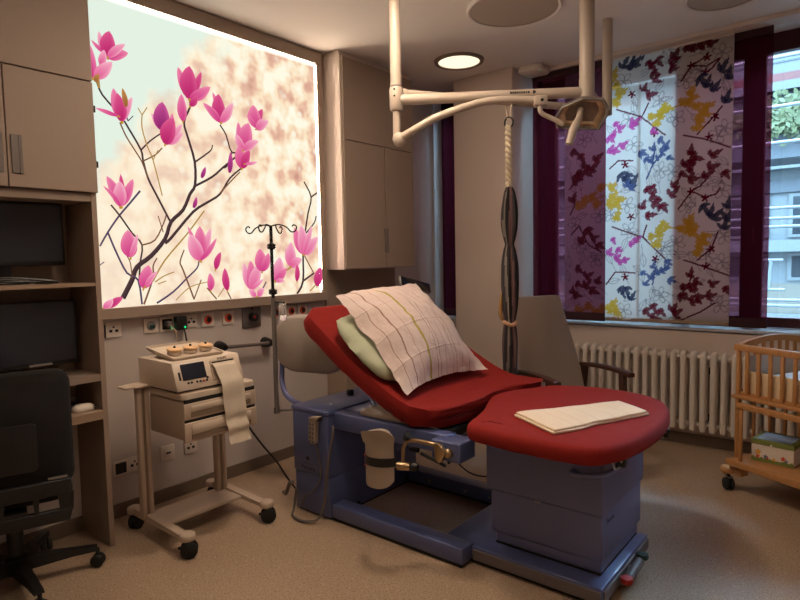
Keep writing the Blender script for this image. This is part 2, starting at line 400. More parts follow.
PETALS = [((0.0951, 1.3448), (0.0726, 1.4505), 0.0312, 0), ((0.0951, 1.3448), (0.032, 1.3941), 0.0208, 1), ((0.1149, 1.3293), (0.1273, 1.4658), 0.0733, 2), ((0.1148, 1.3267), (0.2241, 1.3773), 0.0523, 1), ((0.1149, 1.3293), (0.21, 1.4209), 0.0366, 0), ((0.027, 1.2069), (0.0209, 1.3711), 0.061, 1), ((0.0713, 1.2829), (0.0959, 1.3603), 0.0361, 0), ((0.0419, 1.2051), (0.1347, 1.3084), 0.0562, 0), ((0.0408, 1.1846), (0.0635, 1.2302), 0.0256, 3), ((0.1723, 1.008), (0.2342, 1.1466), 0.0378, 0), ((0.1723, 1.008), (0.1329, 1.1734), 0.0539, 1), ((0.1668, 1.0071), (0.1529, 1.1515), 0.0592, 2), ((0.1466, 1.0299), (0.0337, 1.0512), 0.0214, 1), ((0.1981, 1.0865), (0.1814, 1.1835), 0.0272, 3), ((0.3881, 0.9994), (0.3389, 1.0796), 0.0291, 0), ((0.3939, 0.9947), (0.4078, 1.153), 0.0876, 4), ((0.4207, 0.9259), (0.4663, 1.1021), 0.0473, 1), ((0.4207, 0.9259), (0.5272, 0.9982), 0.0473, 0), ((0.4207, 0.9259), (0.5265, 1.0498), 0.0413, 0), ((0.4143, 0.9194), (0.4711, 1.0747), 0.0825, 2), ((0.5793, 1.2088), (0.5138, 1.3716), 0.0558, 1), ((0.5793, 1.2088), (0.6667, 1.3783), 0.0434, 2), ((0.579, 1.2029), (0.5883, 1.3948), 0.0991, 2), ((0.5856, 1.2042), (0.7244, 1.3026), 0.0559, 1), ((0.5306, 1.0676), (0.5286, 1.2216), 0.055, 1), ((0.5836, 1.1634), (0.6329, 1.2309), 0.0373, 2), ((0.7853, 1.104), (0.737, 1.2754), 0.0399, 1), ((0.7853, 1.104), (0.7789, 1.2719), 0.0865, 2), ((0.7853, 1.104), (0.6682, 1.1967), 0.0466, 1), ((0.7925, 1.1052), (0.8822, 1.2373), 0.0533, 0), ((1.057, 1.1104), (1.111, 1.2419), 0.0508, 2), ((1.057, 1.1104), (1.0356, 1.2536), 0.0943, 1), ((1.057, 1.1104), (0.9816, 1.1806), 0.029, 1), ((1.0567, 1.1039), (1.1572, 1.172), 0.058, 0), ((0.928, 0.8387), (0.9192, 0.9823), 0.0771, 1), ((0.9356, 0.8396), (0.9951, 0.9608), 0.0562, 2), ((0.9599, 0.8675), (1.0554, 0.8911), 0.0212, 0), ((0.9487, 0.9611), (0.9144, 1.1253), 0.0492, 1), ((0.9487, 0.9611), (0.995, 1.1323), 0.0985, 1), ((0.9487, 0.9611), (0.8921, 1.0471), 0.0492, 0), ((0.9485, 0.9548), (1.0694, 1.0286), 0.0492, 0), ((0.8363, 0.798), (0.8497, 0.9296), 0.0341, 4), ((0.6367, 0.7483), (0.6671, 0.817), 0.0255, 4), ((0.5745, 0.5658), (0.5976, 0.6323), 0.0251, 4), ((0.138, 0.558), (0.1467, 0.7238), 0.0323, 2), ((0.1377, 0.5526), (0.0716, 0.706), 0.0539, 1), ((0.1377, 0.5526), (0.2141, 0.7034), 0.0485, 1), ((0.1377, 0.5526), (0.1393, 0.6859), 0.0647, 0), ((0.1377, 0.5526), (0.0507, 0.652), 0.0216, 1), ((0.1783, 0.2781), (0.1693, 0.4248), 0.0827, 1), ((0.1783, 0.2781), (0.224, 0.4043), 0.0276, 0), ((0.243, 0.105), (0.2785, 0.2324), 0.0737, 1), ((0.2551, 0.1156), (0.3299, 0.1973), 0.0284, 0), ((0.6067, 0.262), (0.5299, 0.4577), 0.032, 1), ((0.6067, 0.262), (0.6843, 0.4504), 0.0512, 0), ((0.6065, 0.256), (0.6095, 0.4602), 0.0832, 1), ((0.6065, 0.256), (0.5407, 0.4109), 0.0832, 0), ((0.6065, 0.256), (0.7236, 0.3901), 0.032, 1), ((0.7076, 0.1992), (0.7481, 0.3038), 0.0397, 2), ((0.6664, 0.0714), (0.6644, 0.1758), 0.0459, 1), ((0.785, 0.0651), (0.7724, 0.2038), 0.0477, 2), ((0.9663, 0.062), (0.9161, 0.2326), 0.0577, 0), ((0.9663, 0.062), (0.9674, 0.2479), 0.0722, 1), ((0.966, 0.0555), (1.0507, 0.2302), 0.0794, 0), ((0.9663, 0.062), (1.0707, 0.1234), 0.0289, 0), ((1.0599, 0.177), (1.0443, 0.3253), 0.0889, 1), ((1.0599, 0.177), (1.1196, 0.296), 0.0593, 1), ((1.1707, 0.106), (1.212, 0.2684), 0.0921, 0), ((1.1707, 0.106), (1.2702, 0.1919), 0.0538, 1), ((1.1707, 0.106), (1.2488, 0.1028), 0.0307, 0), ((1.3065, 0.2049), (1.2668, 0.3229), 0.0559, 1), ((1.3065, 0.2049), (1.3134, 0.3715), 0.0878, 0), ((1.3065, 0.2049), (1.4094, 0.2524), 0.0638, 0), ((1.4295, 0.2876), (1.3492, 0.4729), 0.0743, 1), ((1.4295, 0.2876), (1.4097, 0.4922), 0.0908, 0), ((1.4295, 0.2876), (1.5692, 0.4104), 0.0743, 0), ((1.4295, 0.2876), (1.5137, 0.4884), 0.0496, 0), ((1.5455, 0.0541), (1.5906, 0.1916), 0.0772, 2), ((1.3568, 0.0983), (1.3616, 0.2178), 0.0406, 2), ((1.0008, 0.0141), (0.9474, 0.063), 0.0365, 0), ((1.0169, 0.0131), (1.0681, 0.0635), 0.044, 0), ((0.0455, 0.0135), (0.123, 0.0621), 0.037, 2), ((0.0192, 0.0102), (0.0688, 0.0547), 0.0366, 0)]
BRANCHES = [([(0.051, 1.1868), (0.0758, 1.1256), (0.1631, 1.038), (0.2086, 0.9714), (0.2704, 0.867), (0.2791, 0.8135), (0.303, 0.7172), (0.3512, 0.6209), (0.4233, 0.4831)], 0.0103, 0.0132, 0), ([(0.161, 0.9982), (0.19, 0.9312), (0.2414, 0.8524), (0.2728, 0.8019), (0.3004, 0.7224)], 0.0086, 0.008, 1), ([(0.1282, 0.0563), (0.1829, 0.152), (0.2147, 0.2226), (0.2986, 0.2826), (0.3874, 0.3792), (0.4292, 0.4776), (0.5086, 0.5505), (0.5587, 0.6473), (0.5943, 0.7031), (0.5989, 0.8391), (0.5615, 0.9744), (0.54, 1.0634), (0.5833, 1.1575), (0.579, 1.2029)], 0.0299, 0.0099, 0), ([(0.5941, 0.6971), (0.7128, 0.7615), (0.794, 0.8276), (0.8854, 0.8998), (0.9482, 0.9484)], 0.0139, 0.0113, 0), ([(0.3862, 0.3563), (0.4247, 0.3855), (0.5733, 0.5421), (0.6778, 0.6077), (0.7648, 0.6623), (0.8423, 0.7675), (0.9436, 0.8467)], 0.0189, 0.0099, 0), ([(0.765, 0.6684), (0.8565, 0.7564), (0.9192, 0.8126)], 0.0093, 0.007, 1), ([(0.9485, 0.9548), (0.8644, 0.9284), (0.8251, 1.0309), (0.7844, 1.0856)], 0.0113, 0.0093, 0), ([(0.8645, 0.9315), (0.8236, 0.84), (0.7866, 0.8237)], 0.0096, 0.008, 0), ([(0.6009, 0.8393), (0.6705, 0.889), (0.7135, 0.9244), (0.7255, 0.956)], 0.0107, 0.0065, 0), ([(0.2704, 0.867), (0.3252, 0.9237), (0.3867, 0.9714)], 0.009, 0.0076, 0), ([(0.2788, 0.808), (0.3508, 0.8497), (0.3949, 0.8943)], 0.0079, 0.007, 1), ([(0.2859, 1.0594), (0.2823, 0.9883), (0.3088, 0.8884), (0.3375, 0.8203), (0.3816, 0.6287)], 0.0067, 0.007, 2), ([(0.2859, 1.0594), (0.265, 1.0935)], 0.0056, 0.0056, 2), ([(0.2859, 1.0594), (0.317, 1.1057)], 0.0056, 0.0057, 2), ([(0.3375, 0.8203), (0.3701, 0.8799)], 0.0052, 0.0046, 2), ([(0.2532, 0.6415), (0.1934, 0.572), (0.1295, 0.4988), (0.0665, 0.4116), (0.0211, 0.3373)], 0.0112, 0.0093, 3), ([(0.0898, 0.5551), (0.1349, 0.499), (0.1962, 0.4092), (0.2494, 0.344), (0.2326, 0.2389), (0.2209, 0.1227)], 0.0095, 0.0101, 0), ([(0.2494, 0.344), (0.3268, 0.3727), (0.3861, 0.476), (0.4003, 0.5164)], 0.009, 0.0077, 1), ([(0.0662, 0.4063), (0.1081, 0.2949), (0.1572, 0.1912), (0.2167, 0.1507), (0.2327, 0.0162)], 0.0105, 0.0113, 3), ([(0.2442, 0.0153), (0.3041, 0.1585), (0.3075, 0.2262), (0.3336, 0.271)], 0.0114, 0.007, 1), ([(0.3033, 0.1416), (0.3814, 0.259), (0.5276, 0.4106), (0.6477, 0.5517)], 0.0093, 0.0084, 2), ([(0.3208, 0.0156), (0.4217, 0.0727), (0.515, 0.1507), (0.584, 0.2083), (0.5997, 0.2561)], 0.0117, 0.0089, 3), ([(0.555, 0.0232), (0.4914, 0.1987), (0.4745, 0.2461), (0.5036, 0.3162)], 0.0114, 0.0074, 1), ([(0.555, 0.0232), (0.6075, 0.1351)], 0.0082, 0.0071, 1), ([(0.3148, 0.1354), (0.3707, 0.1675), (0.4337, 0.1886)], 0.007, 0.006, 2), ([(1.4593, 0.7972), (1.5219, 0.696), (1.4886, 0.5802), (1.4544, 0.4369), (1.4298, 0.2947), (1.4218, 0.0956), (1.3622, 0.0062)], 0.0115, 0.0196, 0), ([(1.5219, 0.696), (1.5867, 0.7329)], 0.0118, 0.0103, 0), ([(1.5653, 0.5622), (1.5437, 0.5109), (1.4638, 0.4371)], 0.0102, 0.0116, 0), ([(1.4218, 0.0956), (1.5296, 0.1494)], 0.0149, 0.0119, 0), ([(1.4387, 0.2805), (1.5201, 0.1569)], 0.0099, 0.0102, 1), ([(1.0331, 0.0121), (1.0946, 0.1024)], 0.0111, 0.009, 3), ([(1.2066, 0.1387), (1.3525, 0.218)], 0.0109, 0.0097, 2), ([(0.7096, 0.0132), (0.6462, 0.0847)], 0.0093, 0.0078, 1), ([(0.8149, 0.0063), (0.7877, 0.0586)], 0.0096, 0.0082, 1), ([(0.7208, 0.0249), (0.7666, 0.0786)], 0.0067, 0.0068, 2), ([(1.4856, 0.0207), (1.5664, 0.0824)], 0.0101, 0.0104, 2), ([(0.1835, 0.163), (0.1769, 0.2508), (0.1466, 0.3055)], 0.0066, 0.0054, 1), ([(0.1326, 0.5576), (0.1077, 0.5933)], 0.0054, 0.0053, 2), ([(0.0158, 0.2376), (0.0373, 0.2531)], 0.0052, 0.0052, 3), ([(0.3772, 0.4189), (0.3515, 0.5086)], 0.0071, 0.0052, 1), ([(0.1816, 1.0835), (0.2052, 1.0135)], 0.0076, 0.0076, 3), ([(0.2052, 1.0135), (0.2345, 1.0451)], 0.0055, 0.0044, 3), ([(0.3815, 0.1384), (0.3322, 0.1233)], 0.0059, 0.0053, 2), ([(0.4383, 0.0249), (0.5321, 0.0964), (0.648, 0.1213)], 0.0061, 0.0052, 2), ([(0.0567, 1.1982), (0.0596, 1.1581)], 0.0154, 0.0103, 2), ([(0.579, 1.2029), (0.624, 1.1825)], 0.0062, 0.005, 2)]
C_LEAF = [('m', -1.307, 2.761, -60, 0.064, 0.029), ('m', -1.266, 2.78, -50, 0.071, 0.032), ('m', -1.293, 2.708, -20, 0.067, 0.031), ('m', -1.159, 2.812, 60, 0.072, 0.033), ('m', -1.165, 2.765, 30, 0.073, 0.033), ('m', -1.171, 2.71, 10, 0.061, 0.028), ('m', -1.362, 2.622, 70, 0.06, 0.027), ('m', -1.319, 2.564, 0, 0.077, 0.035), ('m', -1.335, 2.781, -70, 0.065, 0.03), ('m', -1.278, 2.656, -30, 0.064, 0.029), ('m', -1.017, 2.833, -20, 0.08, 0.037), ('m', -0.973, 2.836, 20, 0.069, 0.032), ('m', -1.068, 2.832, -40, 0.077, 0.035), ('m', -0.923, 2.838, 10, 0.07, 0.032), ('m', -1.051, 2.127, 80, 0.073, 0.033), ('m', -1.031, 2.048, 60, 0.063, 0.029), ('m', -1.076, 2.04, 30, 0.073, 0.033), ('m', -1.005, 2.066, -20, 0.078, 0.036), ('m', -0.94, 1.942, 20, 0.07, 0.032), ('m', -0.892, 2.087, 25, 0.075, 0.034), ('m', -0.903, 1.999, 15, 0.074, 0.034), ('m', -1.095, 1.958, -30, 0.061, 0.028), ('m', -1.029, 1.93, 0, 0.075, 0.034), ('m', -1.049, 2.002, 70, 0.072, 0.033), ('m', -0.822, 1.936, -60, 0.066, 0.03), ('m', -1.291, 1.884, -60, 0.06, 0.027), ('m', -1.333, 1.865, -40, 0.078, 0.036), ('m', -1.147, 1.899, 60, 0.069, 0.032), ('m', -1.16, 1.843, 40, 0.075, 0.034), ('m', -1.269, 1.766, -40, 0.078, 0.036), ('m', -1.227, 1.734, -50, 0.074, 0.034), ('m', -1.317, 1.689, 5, 0.079, 0.036), ('m', -1.368, 1.765, 70, 0.068, 0.031), ('m', -1.283, 1.818, -20, 0.076, 0.035), ('m', -1.039, 1.26, 80, 0.069, 0.031), ('m', -1.018, 1.16, 60, 0.079, 0.036), ('m', -1.07, 1.16, 30, 0.078, 0.036), ('m', -0.992, 1.189, -20, 0.062, 0.028), ('m', -0.884, 1.19, 20, 0.062, 0.029), ('m', -0.901, 1.106, 15, 0.064, 0.029), ('m', -1.083, 1.087, -30, 0.08, 0.036), ('m', -1.01, 1.061, 0, 0.069, 0.031), ('m', -0.971, 1.083, 20, 0.073, 0.033), ('m', -0.802, 1.143, -60, 0.066, 0.03), ('m', -1.338, 0.96, -50, 0.07, 0.032), ('m', -1.281, 1.0, -60, 0.068, 0.031), ('m', -1.232, 0.965, -40, 0.067, 0.031), ('m', -1.149, 1.005, 60, 0.072, 0.033), ('m', -1.122, 0.97, 40, 0.072, 0.033), ('m', -1.273, 0.926, -10, 0.078, 0.036), ('m', -1.827, 2.158, -60, 0.074, 0.034), ('m', -1.779, 2.044, -40, 0.079, 0.036), ('m', -1.7, 2.15, 40, 0.077, 0.035), ('m', -1.868, 1.99, 10, 0.08, 0.037), ('m', -1.885, 2.212, -30, 0.074, 0.034), ('m', -1.803, 2.101, 0, 0.063, 0.029), ('m', -1.851, 2.028, -50, 0.078, 0.035), ('m', -1.731, 2.077, 40, 0.08, 0.036), ('m', -1.9, 1.859, 60, 0.078, 0.036), ('m', -1.85, 1.284, -40, 0.071, 0.033), ('m', -1.768, 1.244, 30, 0.074, 0.034), ('m', -1.849, 1.164, -30, 0.064, 0.029), ('m', -1.784, 1.173, 50, 0.077, 0.035), ('m', -1.866, 1.075, 0, 0.072, 0.033), ('m', -1.695, 1.205, 60, 0.065, 0.03), ('m', -1.908, 1.122, 80, 0.061, 0.028), ('m', -1.727, 1.11, -20, 0.077, 0.035), ('m', -1.769, 1.583, -45, 0.08, 0.037), ('m', -1.721, 1.534, 20, 0.061, 0.028), ('m', -1.826, 1.522, 60, 0.076, 0.035), ('m', -1.681, 1.471, -30, 0.068, 0.031), ('m', -1.812, 2.457, -30, 0.063, 0.029), ('m', -1.732, 2.406, 40, 0.066, 0.03), ('m', -1.869, 2.389, 10, 0.076, 0.035), ('m', -1.694, 2.461, 60, 0.078, 0.036), ('g', -1.563, 2.38, -50, 0.052, 0.026), ('g', -1.578, 2.315, 70, 0.062, 0.031), ('g', -1.438, 2.353, 25, 0.052, 0.026), ('g', -1.503, 2.223, 30, 0.064, 0.032), ('g', -1.562, 2.186, -20, 0.057, 0.028), ('g', -1.608, 2.275, -40, 0.067, 0.033), ('g', -1.424, 2.38, 40, 0.069, 0.034), ('g', -1.526, 2.352, 20, 0.06, 0.03), ('g', -1.6, 2.198, 60, 0.069, 0.034), ('g', -1.295, 2.295, -30, 0.057, 0.028), ('g', -1.58, 1.506, -60, 0.052, 0.026), ('g', -1.549, 1.383, 40, 0.062, 0.031), ('g', -1.438, 1.479, 25, 0.052, 0.026), ('g', -1.534, 1.436, -10, 0.055, 0.027), ('g', -1.518, 1.352, 30, 0.058, 0.029), ('g', -1.603, 1.422, 70, 0.062, 0.031), ('g', -1.409, 1.515, 40, 0.054, 0.027), ('g', -1.481, 1.359, 20, 0.052, 0.026), ('n', -1.493, 2.822, 60, 0.094, 0.033), ('n', -1.456, 2.793, 70, 0.08, 0.028), ('n', -1.42, 2.814, 40, 0.097, 0.034), ('n', -0.981, 2.589, -60, 0.095, 0.034), ('n', -0.944, 2.575, 70, 0.082, 0.029), ('n', -0.9, 2.539, 50, 0.084, 0.03), ('n', -0.816, 2.609, 80, 0.086, 0.03), ('n', -0.825, 2.452, 70, 0.089, 0.031), ('n', -0.847, 2.661, 60, 0.087, 0.031), ('n', -1.508, 1.978, -60, 0.087, 0.031), ('n', -1.471, 1.959, -75, 0.088, 0.031), ('n', -1.434, 1.941, 60, 0.096, 0.034), ('n', -0.949, 1.708, -60, 0.085, 0.03), ('n', -0.911, 1.691, 75, 0.083, 0.029), ('n', -0.873, 1.661, 50, 0.091, 0.032), ('n', -0.807, 1.739, 80, 0.078, 0.028), ('n', -0.822, 1.597, 80, 0.08, 0.028), ('n', -0.799, 1.664, 60, 0.097, 0.034), ('n', -1.509, 1.115, -60, 0.086, 0.03), ('n', -1.472, 1.115, -75, 0.086, 0.03), ('n', -1.434, 1.086, 60, 0.073, 0.026), ('b', -1.301, 2.181, 80, 0.058, 0.023), ('b', -1.314, 2.096, 70, 0.061, 0.025), ('b', -1.258, 2.104, 30, 0.051, 0.021), ('b', -1.205, 2.183, 60, 0.062, 0.025), ('b', -1.371, 2.14, -20, 0.062, 0.025), ('b', -1.183, 2.088, -20, 0.052, 0.021), ('b', -1.225, 2.143, 20, 0.062, 0.025), ('b', -1.342, 2.092, -40, 0.059, 0.024), ('b', -1.246, 2.217, -50, 0.063, 0.025), ('b', -1.292, 1.319, 80, 0.057, 0.023), ('b', -1.305, 1.238, 70, 0.064, 0.025), ('b', -1.249, 1.268, 30, 0.064, 0.026), ('b', -1.194, 1.304, 60, 0.051, 0.021), ('b', -1.363, 1.253, -20, 0.052, 0.021), ('b', -1.159, 1.209, -20, 0.063, 0.025), ('b', -1.214, 1.282, 20, 0.068, 0.027), ('b', -1.34, 1.185, 50, 0.056, 0.022), ('b', -1.188, 1.34, -40, 0.059, 0.024), ('b', -1.471, 1.93, 70, 0.062, 0.025), ('b', -1.441, 1.905, 40, 0.057, 0.023), ('y', -1.051, 2.534, 60, 0.062, 0.033), ('y', -1.01, 2.418, -60, 0.061, 0.032), ('y', -1.095, 2.474, 20, 0.062, 0.033), ('y', -0.959, 2.368, -30, 0.067, 0.035), ('y', -1.008, 2.287, 80, 0.061, 0.032), ('y', -1.056, 2.453, -40, 0.063, 0.033), ('y', -0.984, 2.338, 40, 0.07, 0.037), ('y', -1.037, 2.491, 0, 0.056, 0.029), ('y', -0.941, 2.412, 20, 0.066, 0.035), ('y', -1.051, 1.637, 60, 0.07, 0.036), ('y', -1.017, 1.544, -60, 0.061, 0.032), ('y', -1.103, 1.583, 20, 0.06, 0.031), ('y', -0.964, 1.485, -30, 0.071, 0.037), ('y', -0.995, 1.409, 80, 0.06, 0.031), ('y', -1.056, 1.552, -40, 0.059, 0.031), ('y', -0.977, 1.451, 40, 0.064, 0.033), ('y', -1.037, 1.594, 0, 0.069, 0.036), ('y', -0.939, 1.519, 10, 0.057, 0.03), ('y', -1.581, 2.761, 60, 0.062, 0.032), ('y', -1.558, 2.66, -40, 0.062, 0.032), ('y', -1.564, 2.551, 70, 0.072, 0.037), ('y', -1.603, 2.706, 20, 0.064, 0.033), ('y', -1.528, 2.603, 30, 0.072, 0.038), ('y', -1.575, 1.849, 60, 0.059, 0.031), ('y', -1.552, 1.771, -40, 0.062, 0.032), ('y', -1.551, 1.695, 70, 0.068, 0.036), ('y', -1.597, 1.797, 20, 0.073, 0.038), ('y', -1.529, 1.815, 10, 0.064, 0.034), ('y', -1.591, 1.918, 40, 0.06, 0.031), ('y', -1.569, 1.028, 60, 0.058, 0.03), ('y', -1.546, 0.959, -40, 0.066, 0.034), ('y', -1.546, 0.897, 20, 0.059, 0.031), ('y', -1.592, 0.981, 10, 0.071, 0.037), ('y', -1.241, 2.415, 30, 0.072, 0.037), ('y', -1.275, 2.357, 60, 0.059, 0.031), ('y', -1.31, 2.405, 0, 0.061, 0.032), ('y', -1.215, 2.446, -20, 0.071, 0.037), ('y', -1.245, 1.568, 30, 0.068, 0.035), ('y', -1.265, 1.481, 60, 0.071, 0.037), ('y', -1.218, 1.61, -20, 0.062, 0.032), ('y', -1.301, 1.533, 0, 0.058, 0.03), ('y', -1.675, 1.918, 30, 0.061, 0.032), ('y', -1.794, 1.827, 0, 0.071, 0.037), ('y', -1.738, 1.862, 50, 0.061, 0.032), ('y', -1.851, 1.792, -30, 0.062, 0.032), ('y', -1.706, 1.797, 20, 0.063, 0.033), ('y', -1.849, 0.962, 20, 0.063, 0.033), ('y', -1.767, 0.998, -20, 0.063, 0.033), ('y', -1.702, 0.952, 40, 0.073, 0.038), ('y', -1.655, 0.986, 10, 0.058, 0.03)]
C_STEM = [('t', [(-1.117, 2.616), (-1.053, 2.713), (-0.965, 2.747), (-0.947, 2.777)]), ('t', [(-1.053, 2.713), (-0.952, 2.684), (-0.878, 2.721)]), ('t', [(-1.008, 2.232), (-0.933, 2.303), (-0.896, 2.344), (-0.855, 2.397)]), ('t', [(-1.098, 2.238), (-0.956, 2.19), (-0.801, 2.115)]), ('t', [(-1.125, 1.72), (-1.041, 1.84), (-0.983, 1.87), (-0.946, 1.908)]), ('t', [(-1.041, 1.84), (-0.95, 1.791), (-0.881, 1.806), (-0.857, 1.845)]), ('t', [(-0.865, 1.544), (-0.906, 1.428), (-0.995, 1.352)]), ('t', [(-1.086, 1.354), (-0.942, 1.302), (-0.786, 1.24)]), ('t', [(-1.339, 2.503), (-1.388, 2.411), (-1.219, 2.256)]), ('t', [(-1.564, 2.492), (-1.388, 2.411)]), ('t', [(-1.345, 1.616), (-1.372, 1.529), (-1.208, 1.363)]), ('t', [(-1.589, 1.614), (-1.372, 1.529)]), ('t', [(-1.614, 2.057), (-1.546, 2.109), (-1.436, 2.096)]), ('t', [(-1.632, 1.174), (-1.563, 1.268), (-1.495, 1.268), (-1.414, 1.26)]), ('t', [(-1.917, 1.565), (-1.85, 1.634), (-1.769, 1.481), (-1.673, 1.424)]), ('t', [(-1.934, 1.925), (-1.868, 1.998), (-1.827, 2.072)]), ('t', [(-1.107, 0.912), (-0.97, 0.983), (-0.875, 1.051)]), ('t', [(-1.689, 1.44), (-1.737, 1.519), (-1.769, 1.614)]), ('t', [(-1.925, 1.726), (-1.884, 1.802), (-1.901, 1.867)]), ('t', [(-1.049, 1.988), (-1.057, 2.059), (-1.032, 2.125)]), ('t', [(-1.037, 1.124), (-1.044, 1.196), (-1.026, 1.267)]), ('b', [(-1.348, 1.955), (-1.307, 2.052), (-1.287, 2.179)]), ('b', [(-1.307, 2.052), (-1.204, 2.169)]), ('b', [(-1.297, 1.171), (-1.277, 1.297)]), ('b', [(-1.298, 1.238), (-1.187, 1.304)]), ('y', [(-1.289, 2.388), (-1.201, 2.43), (-1.056, 2.474)]), ('y', [(-1.28, 1.525), (-1.191, 1.587), (-1.057, 1.581)]), ('y', [(-1.851, 1.761), (-1.754, 1.832), (-1.644, 1.854)]), ('y', [(-1.89, 0.928), (-1.767, 0.982), (-1.639, 0.955)]), ('m', [(-0.872, 2.72), (-0.92, 2.664), (-0.957, 2.645)])]
C_OUT = [(-0.995, 2.666), (-0.861, 2.757), (-1.091, 2.618), (-0.834, 2.247), (-0.876, 2.206), (-1.256, 2.51), (-1.146, 2.364), (-1.467, 2.402), (-1.506, 2.687), (-1.25, 2.01), (-1.168, 1.987), (-0.845, 1.83), (-0.983, 1.898), (-1.072, 1.744), (-0.836, 1.336), (-0.925, 1.386), (-1.23, 1.429), (-1.135, 1.477), (-1.461, 1.585), (-1.477, 1.773), (-1.24, 1.098), (-0.844, 1.038), (-1.141, 0.881), (-1.493, 0.977), (-1.85, 1.483), (-1.72, 1.362), (-1.812, 2.303), (-1.69, 1.711), (-1.883, 1.644), (-0.827, 1.515), (-1.597, 1.706), (-1.437, 2.214)]
C_DOT = [(-1.053, 2.713), (-0.952, 2.745), (-0.963, 2.646), (-0.896, 2.331), (-0.931, 2.201), (-1.447, 2.581), (-1.494, 2.073), (-1.295, 2.281), (-1.041, 1.84), (-0.95, 1.784), (-0.906, 1.428), (-0.936, 1.309), (-1.447, 1.682), (-1.487, 1.23), (-1.278, 1.364)]
# ------------------------------------------------------------------ camera
cam_d = bpy.data.cameras.new('camera'); cam = bpy.data.objects.new('camera', cam_d); C.objects.link(cam)
FPX = 588.15
cam_d.sensor_width = 36; cam_d.lens = FPX / 800 * 36; cam_d.clip_start = 0.05
yaw, pit, rol = 0.68218, -0.069798, -0.018917
f = Vector((-math.sin(yaw) * math.cos(pit), math.cos(yaw) * math.cos(pit), math.sin(pit)))
r = f.cross(Vector((0, 0, 1))).normalized(); u = r.cross(f)
R = math.cos(rol) * r + math.sin(rol) * u; U = -math.sin(rol) * r + math.cos(rol) * u
cam.matrix_world = Matrix.Translation((0, 0, 1.4)) @ Matrix((R, U, -f)).transposed().to_4x4()
bpy.context.scene.camera = cam

# ------------------------------------------------------------------ the room
XL, XR, YB, YW, HC = -3.23, 1.6, -1.7, 4.64, 2.9
YO = 5.02                                   # outer face of the window wall
struct('floor', bx(XL - .1, XR + .1, YB - .1, YO, -0.08, 0), M['floor'])
struct('ceiling', bx(XL - .1, XR + .1, YB - .1, YO, HC, HC + .1), M['ceil'])
struct('wall_left', bx(XL - .12, XL, YB - .1, YO, 0, HC), M['panelwall'])
struct('wall_right', bx(XR, XR + .1, YB - .1, YO, 0, HC), M['wall'])
struct('wall_rear', bx(XL, XR, YB - .1, YB, 0, HC), M['wall'])
bm = BM()
box(bm, XL, XR, YW, YO, 0, 0.83)
box(bm, 0.95, XR, YW, YO, 0.83, HC)
struct('wall_window_side', bm, M['wall'])
struct('wall_pillar', bx(-2.85, -2.29, 4.28, YO, 0, HC, 0.004, 1), M['wall'])
# skirting
struct('baseboard_left', bx(XL, XL + .012, 0.3, YW, 0, 0.078, .003, 1), M['skirt'])
bm = BM(); box(bm, -2.29, XR, YW - .012, YW, 0, 0.078, .003, 1); struct('baseboard_window_side', bm, M['skirt'])
# curtain rail under the ceiling, along the window
bm = BM(); box(bm, -2.28, 0.95, 4.49, 4.63, 2.872, 2.899, .003, 1); struct('trim_1', bm, M['wall'])

def window(n, x0, x1, z0, yf, members, mull, sill_front):
    w = thing('window_%d' % n, None, None, (x0, yf, z0)); w['kind'] = 'structure'
    bm = BM(); d0, d1 = yf, yf + .07
    box(bm, x0, x1, d0, d1, z0, z0 + .07, .004, 1); box(bm, x0, x1, d0, d1, 2.77, HC, .004, 1)
    for a, b in members: box(bm, a, b, d0 - .01, d1, z0 + .07, 2.77, .006, 1)
    obj('window_frame', bm, M['winframe'], w, smooth=0)
    xs = sorted(members)
    for (a, b), (c, d) in zip(xs, xs[1:]):
        if c - b > .03: obj('pane', bx(b, c, d0 + .03, d0 + .038, z0 + .07, 2.77), M['glass'], w, smooth=0)
    obj('sill', bx(x0, x1, sill_front, yf, z0 - .022, z0, .006, 2), M['sill'], w, smooth=0)
    return w
w1 = window(1, -2.29, 0.95, 0.865, 4.87, [(-2.29, -2.19), (-1.19, -1.09), (-0.775, -0.64), (0.1, 0.2), (0.85, 0.95)], None, 4.62)
hd = BM(); tube(hd, [(-0.69, 4.845, 1.46), (-0.69, 4.83, 1.47), (-0.69, 4.83, 1.57), (-0.69, 4.845, 1.58)], .008, 8); obj('window_handle', hd, M['greymetal'], w1)
bm = BM(); box(bm, -2.289, -2.255, 4.73, 4.87, .87, 2.87); obj('casing', bm, mat('plum_casing', S(74, 52, 78), .5), w1, smooth=0)
w2 = window(2, -3.23, -2.85, 0.85, 4.80, [(-3.23, -3.14), (-2.9, -2.85)], None, 4.50)
bm = BM(); box(bm, -3.229, -3.20, 4.64, 4.80, .852, HC - .002); obj('casing', bm, bpy.data.materials['plum_casing'], w2, smooth=0)
struct('trim_2', bx(-3.23, -3.215, 4.49, 4.515, 0.85, HC), M['sill'])

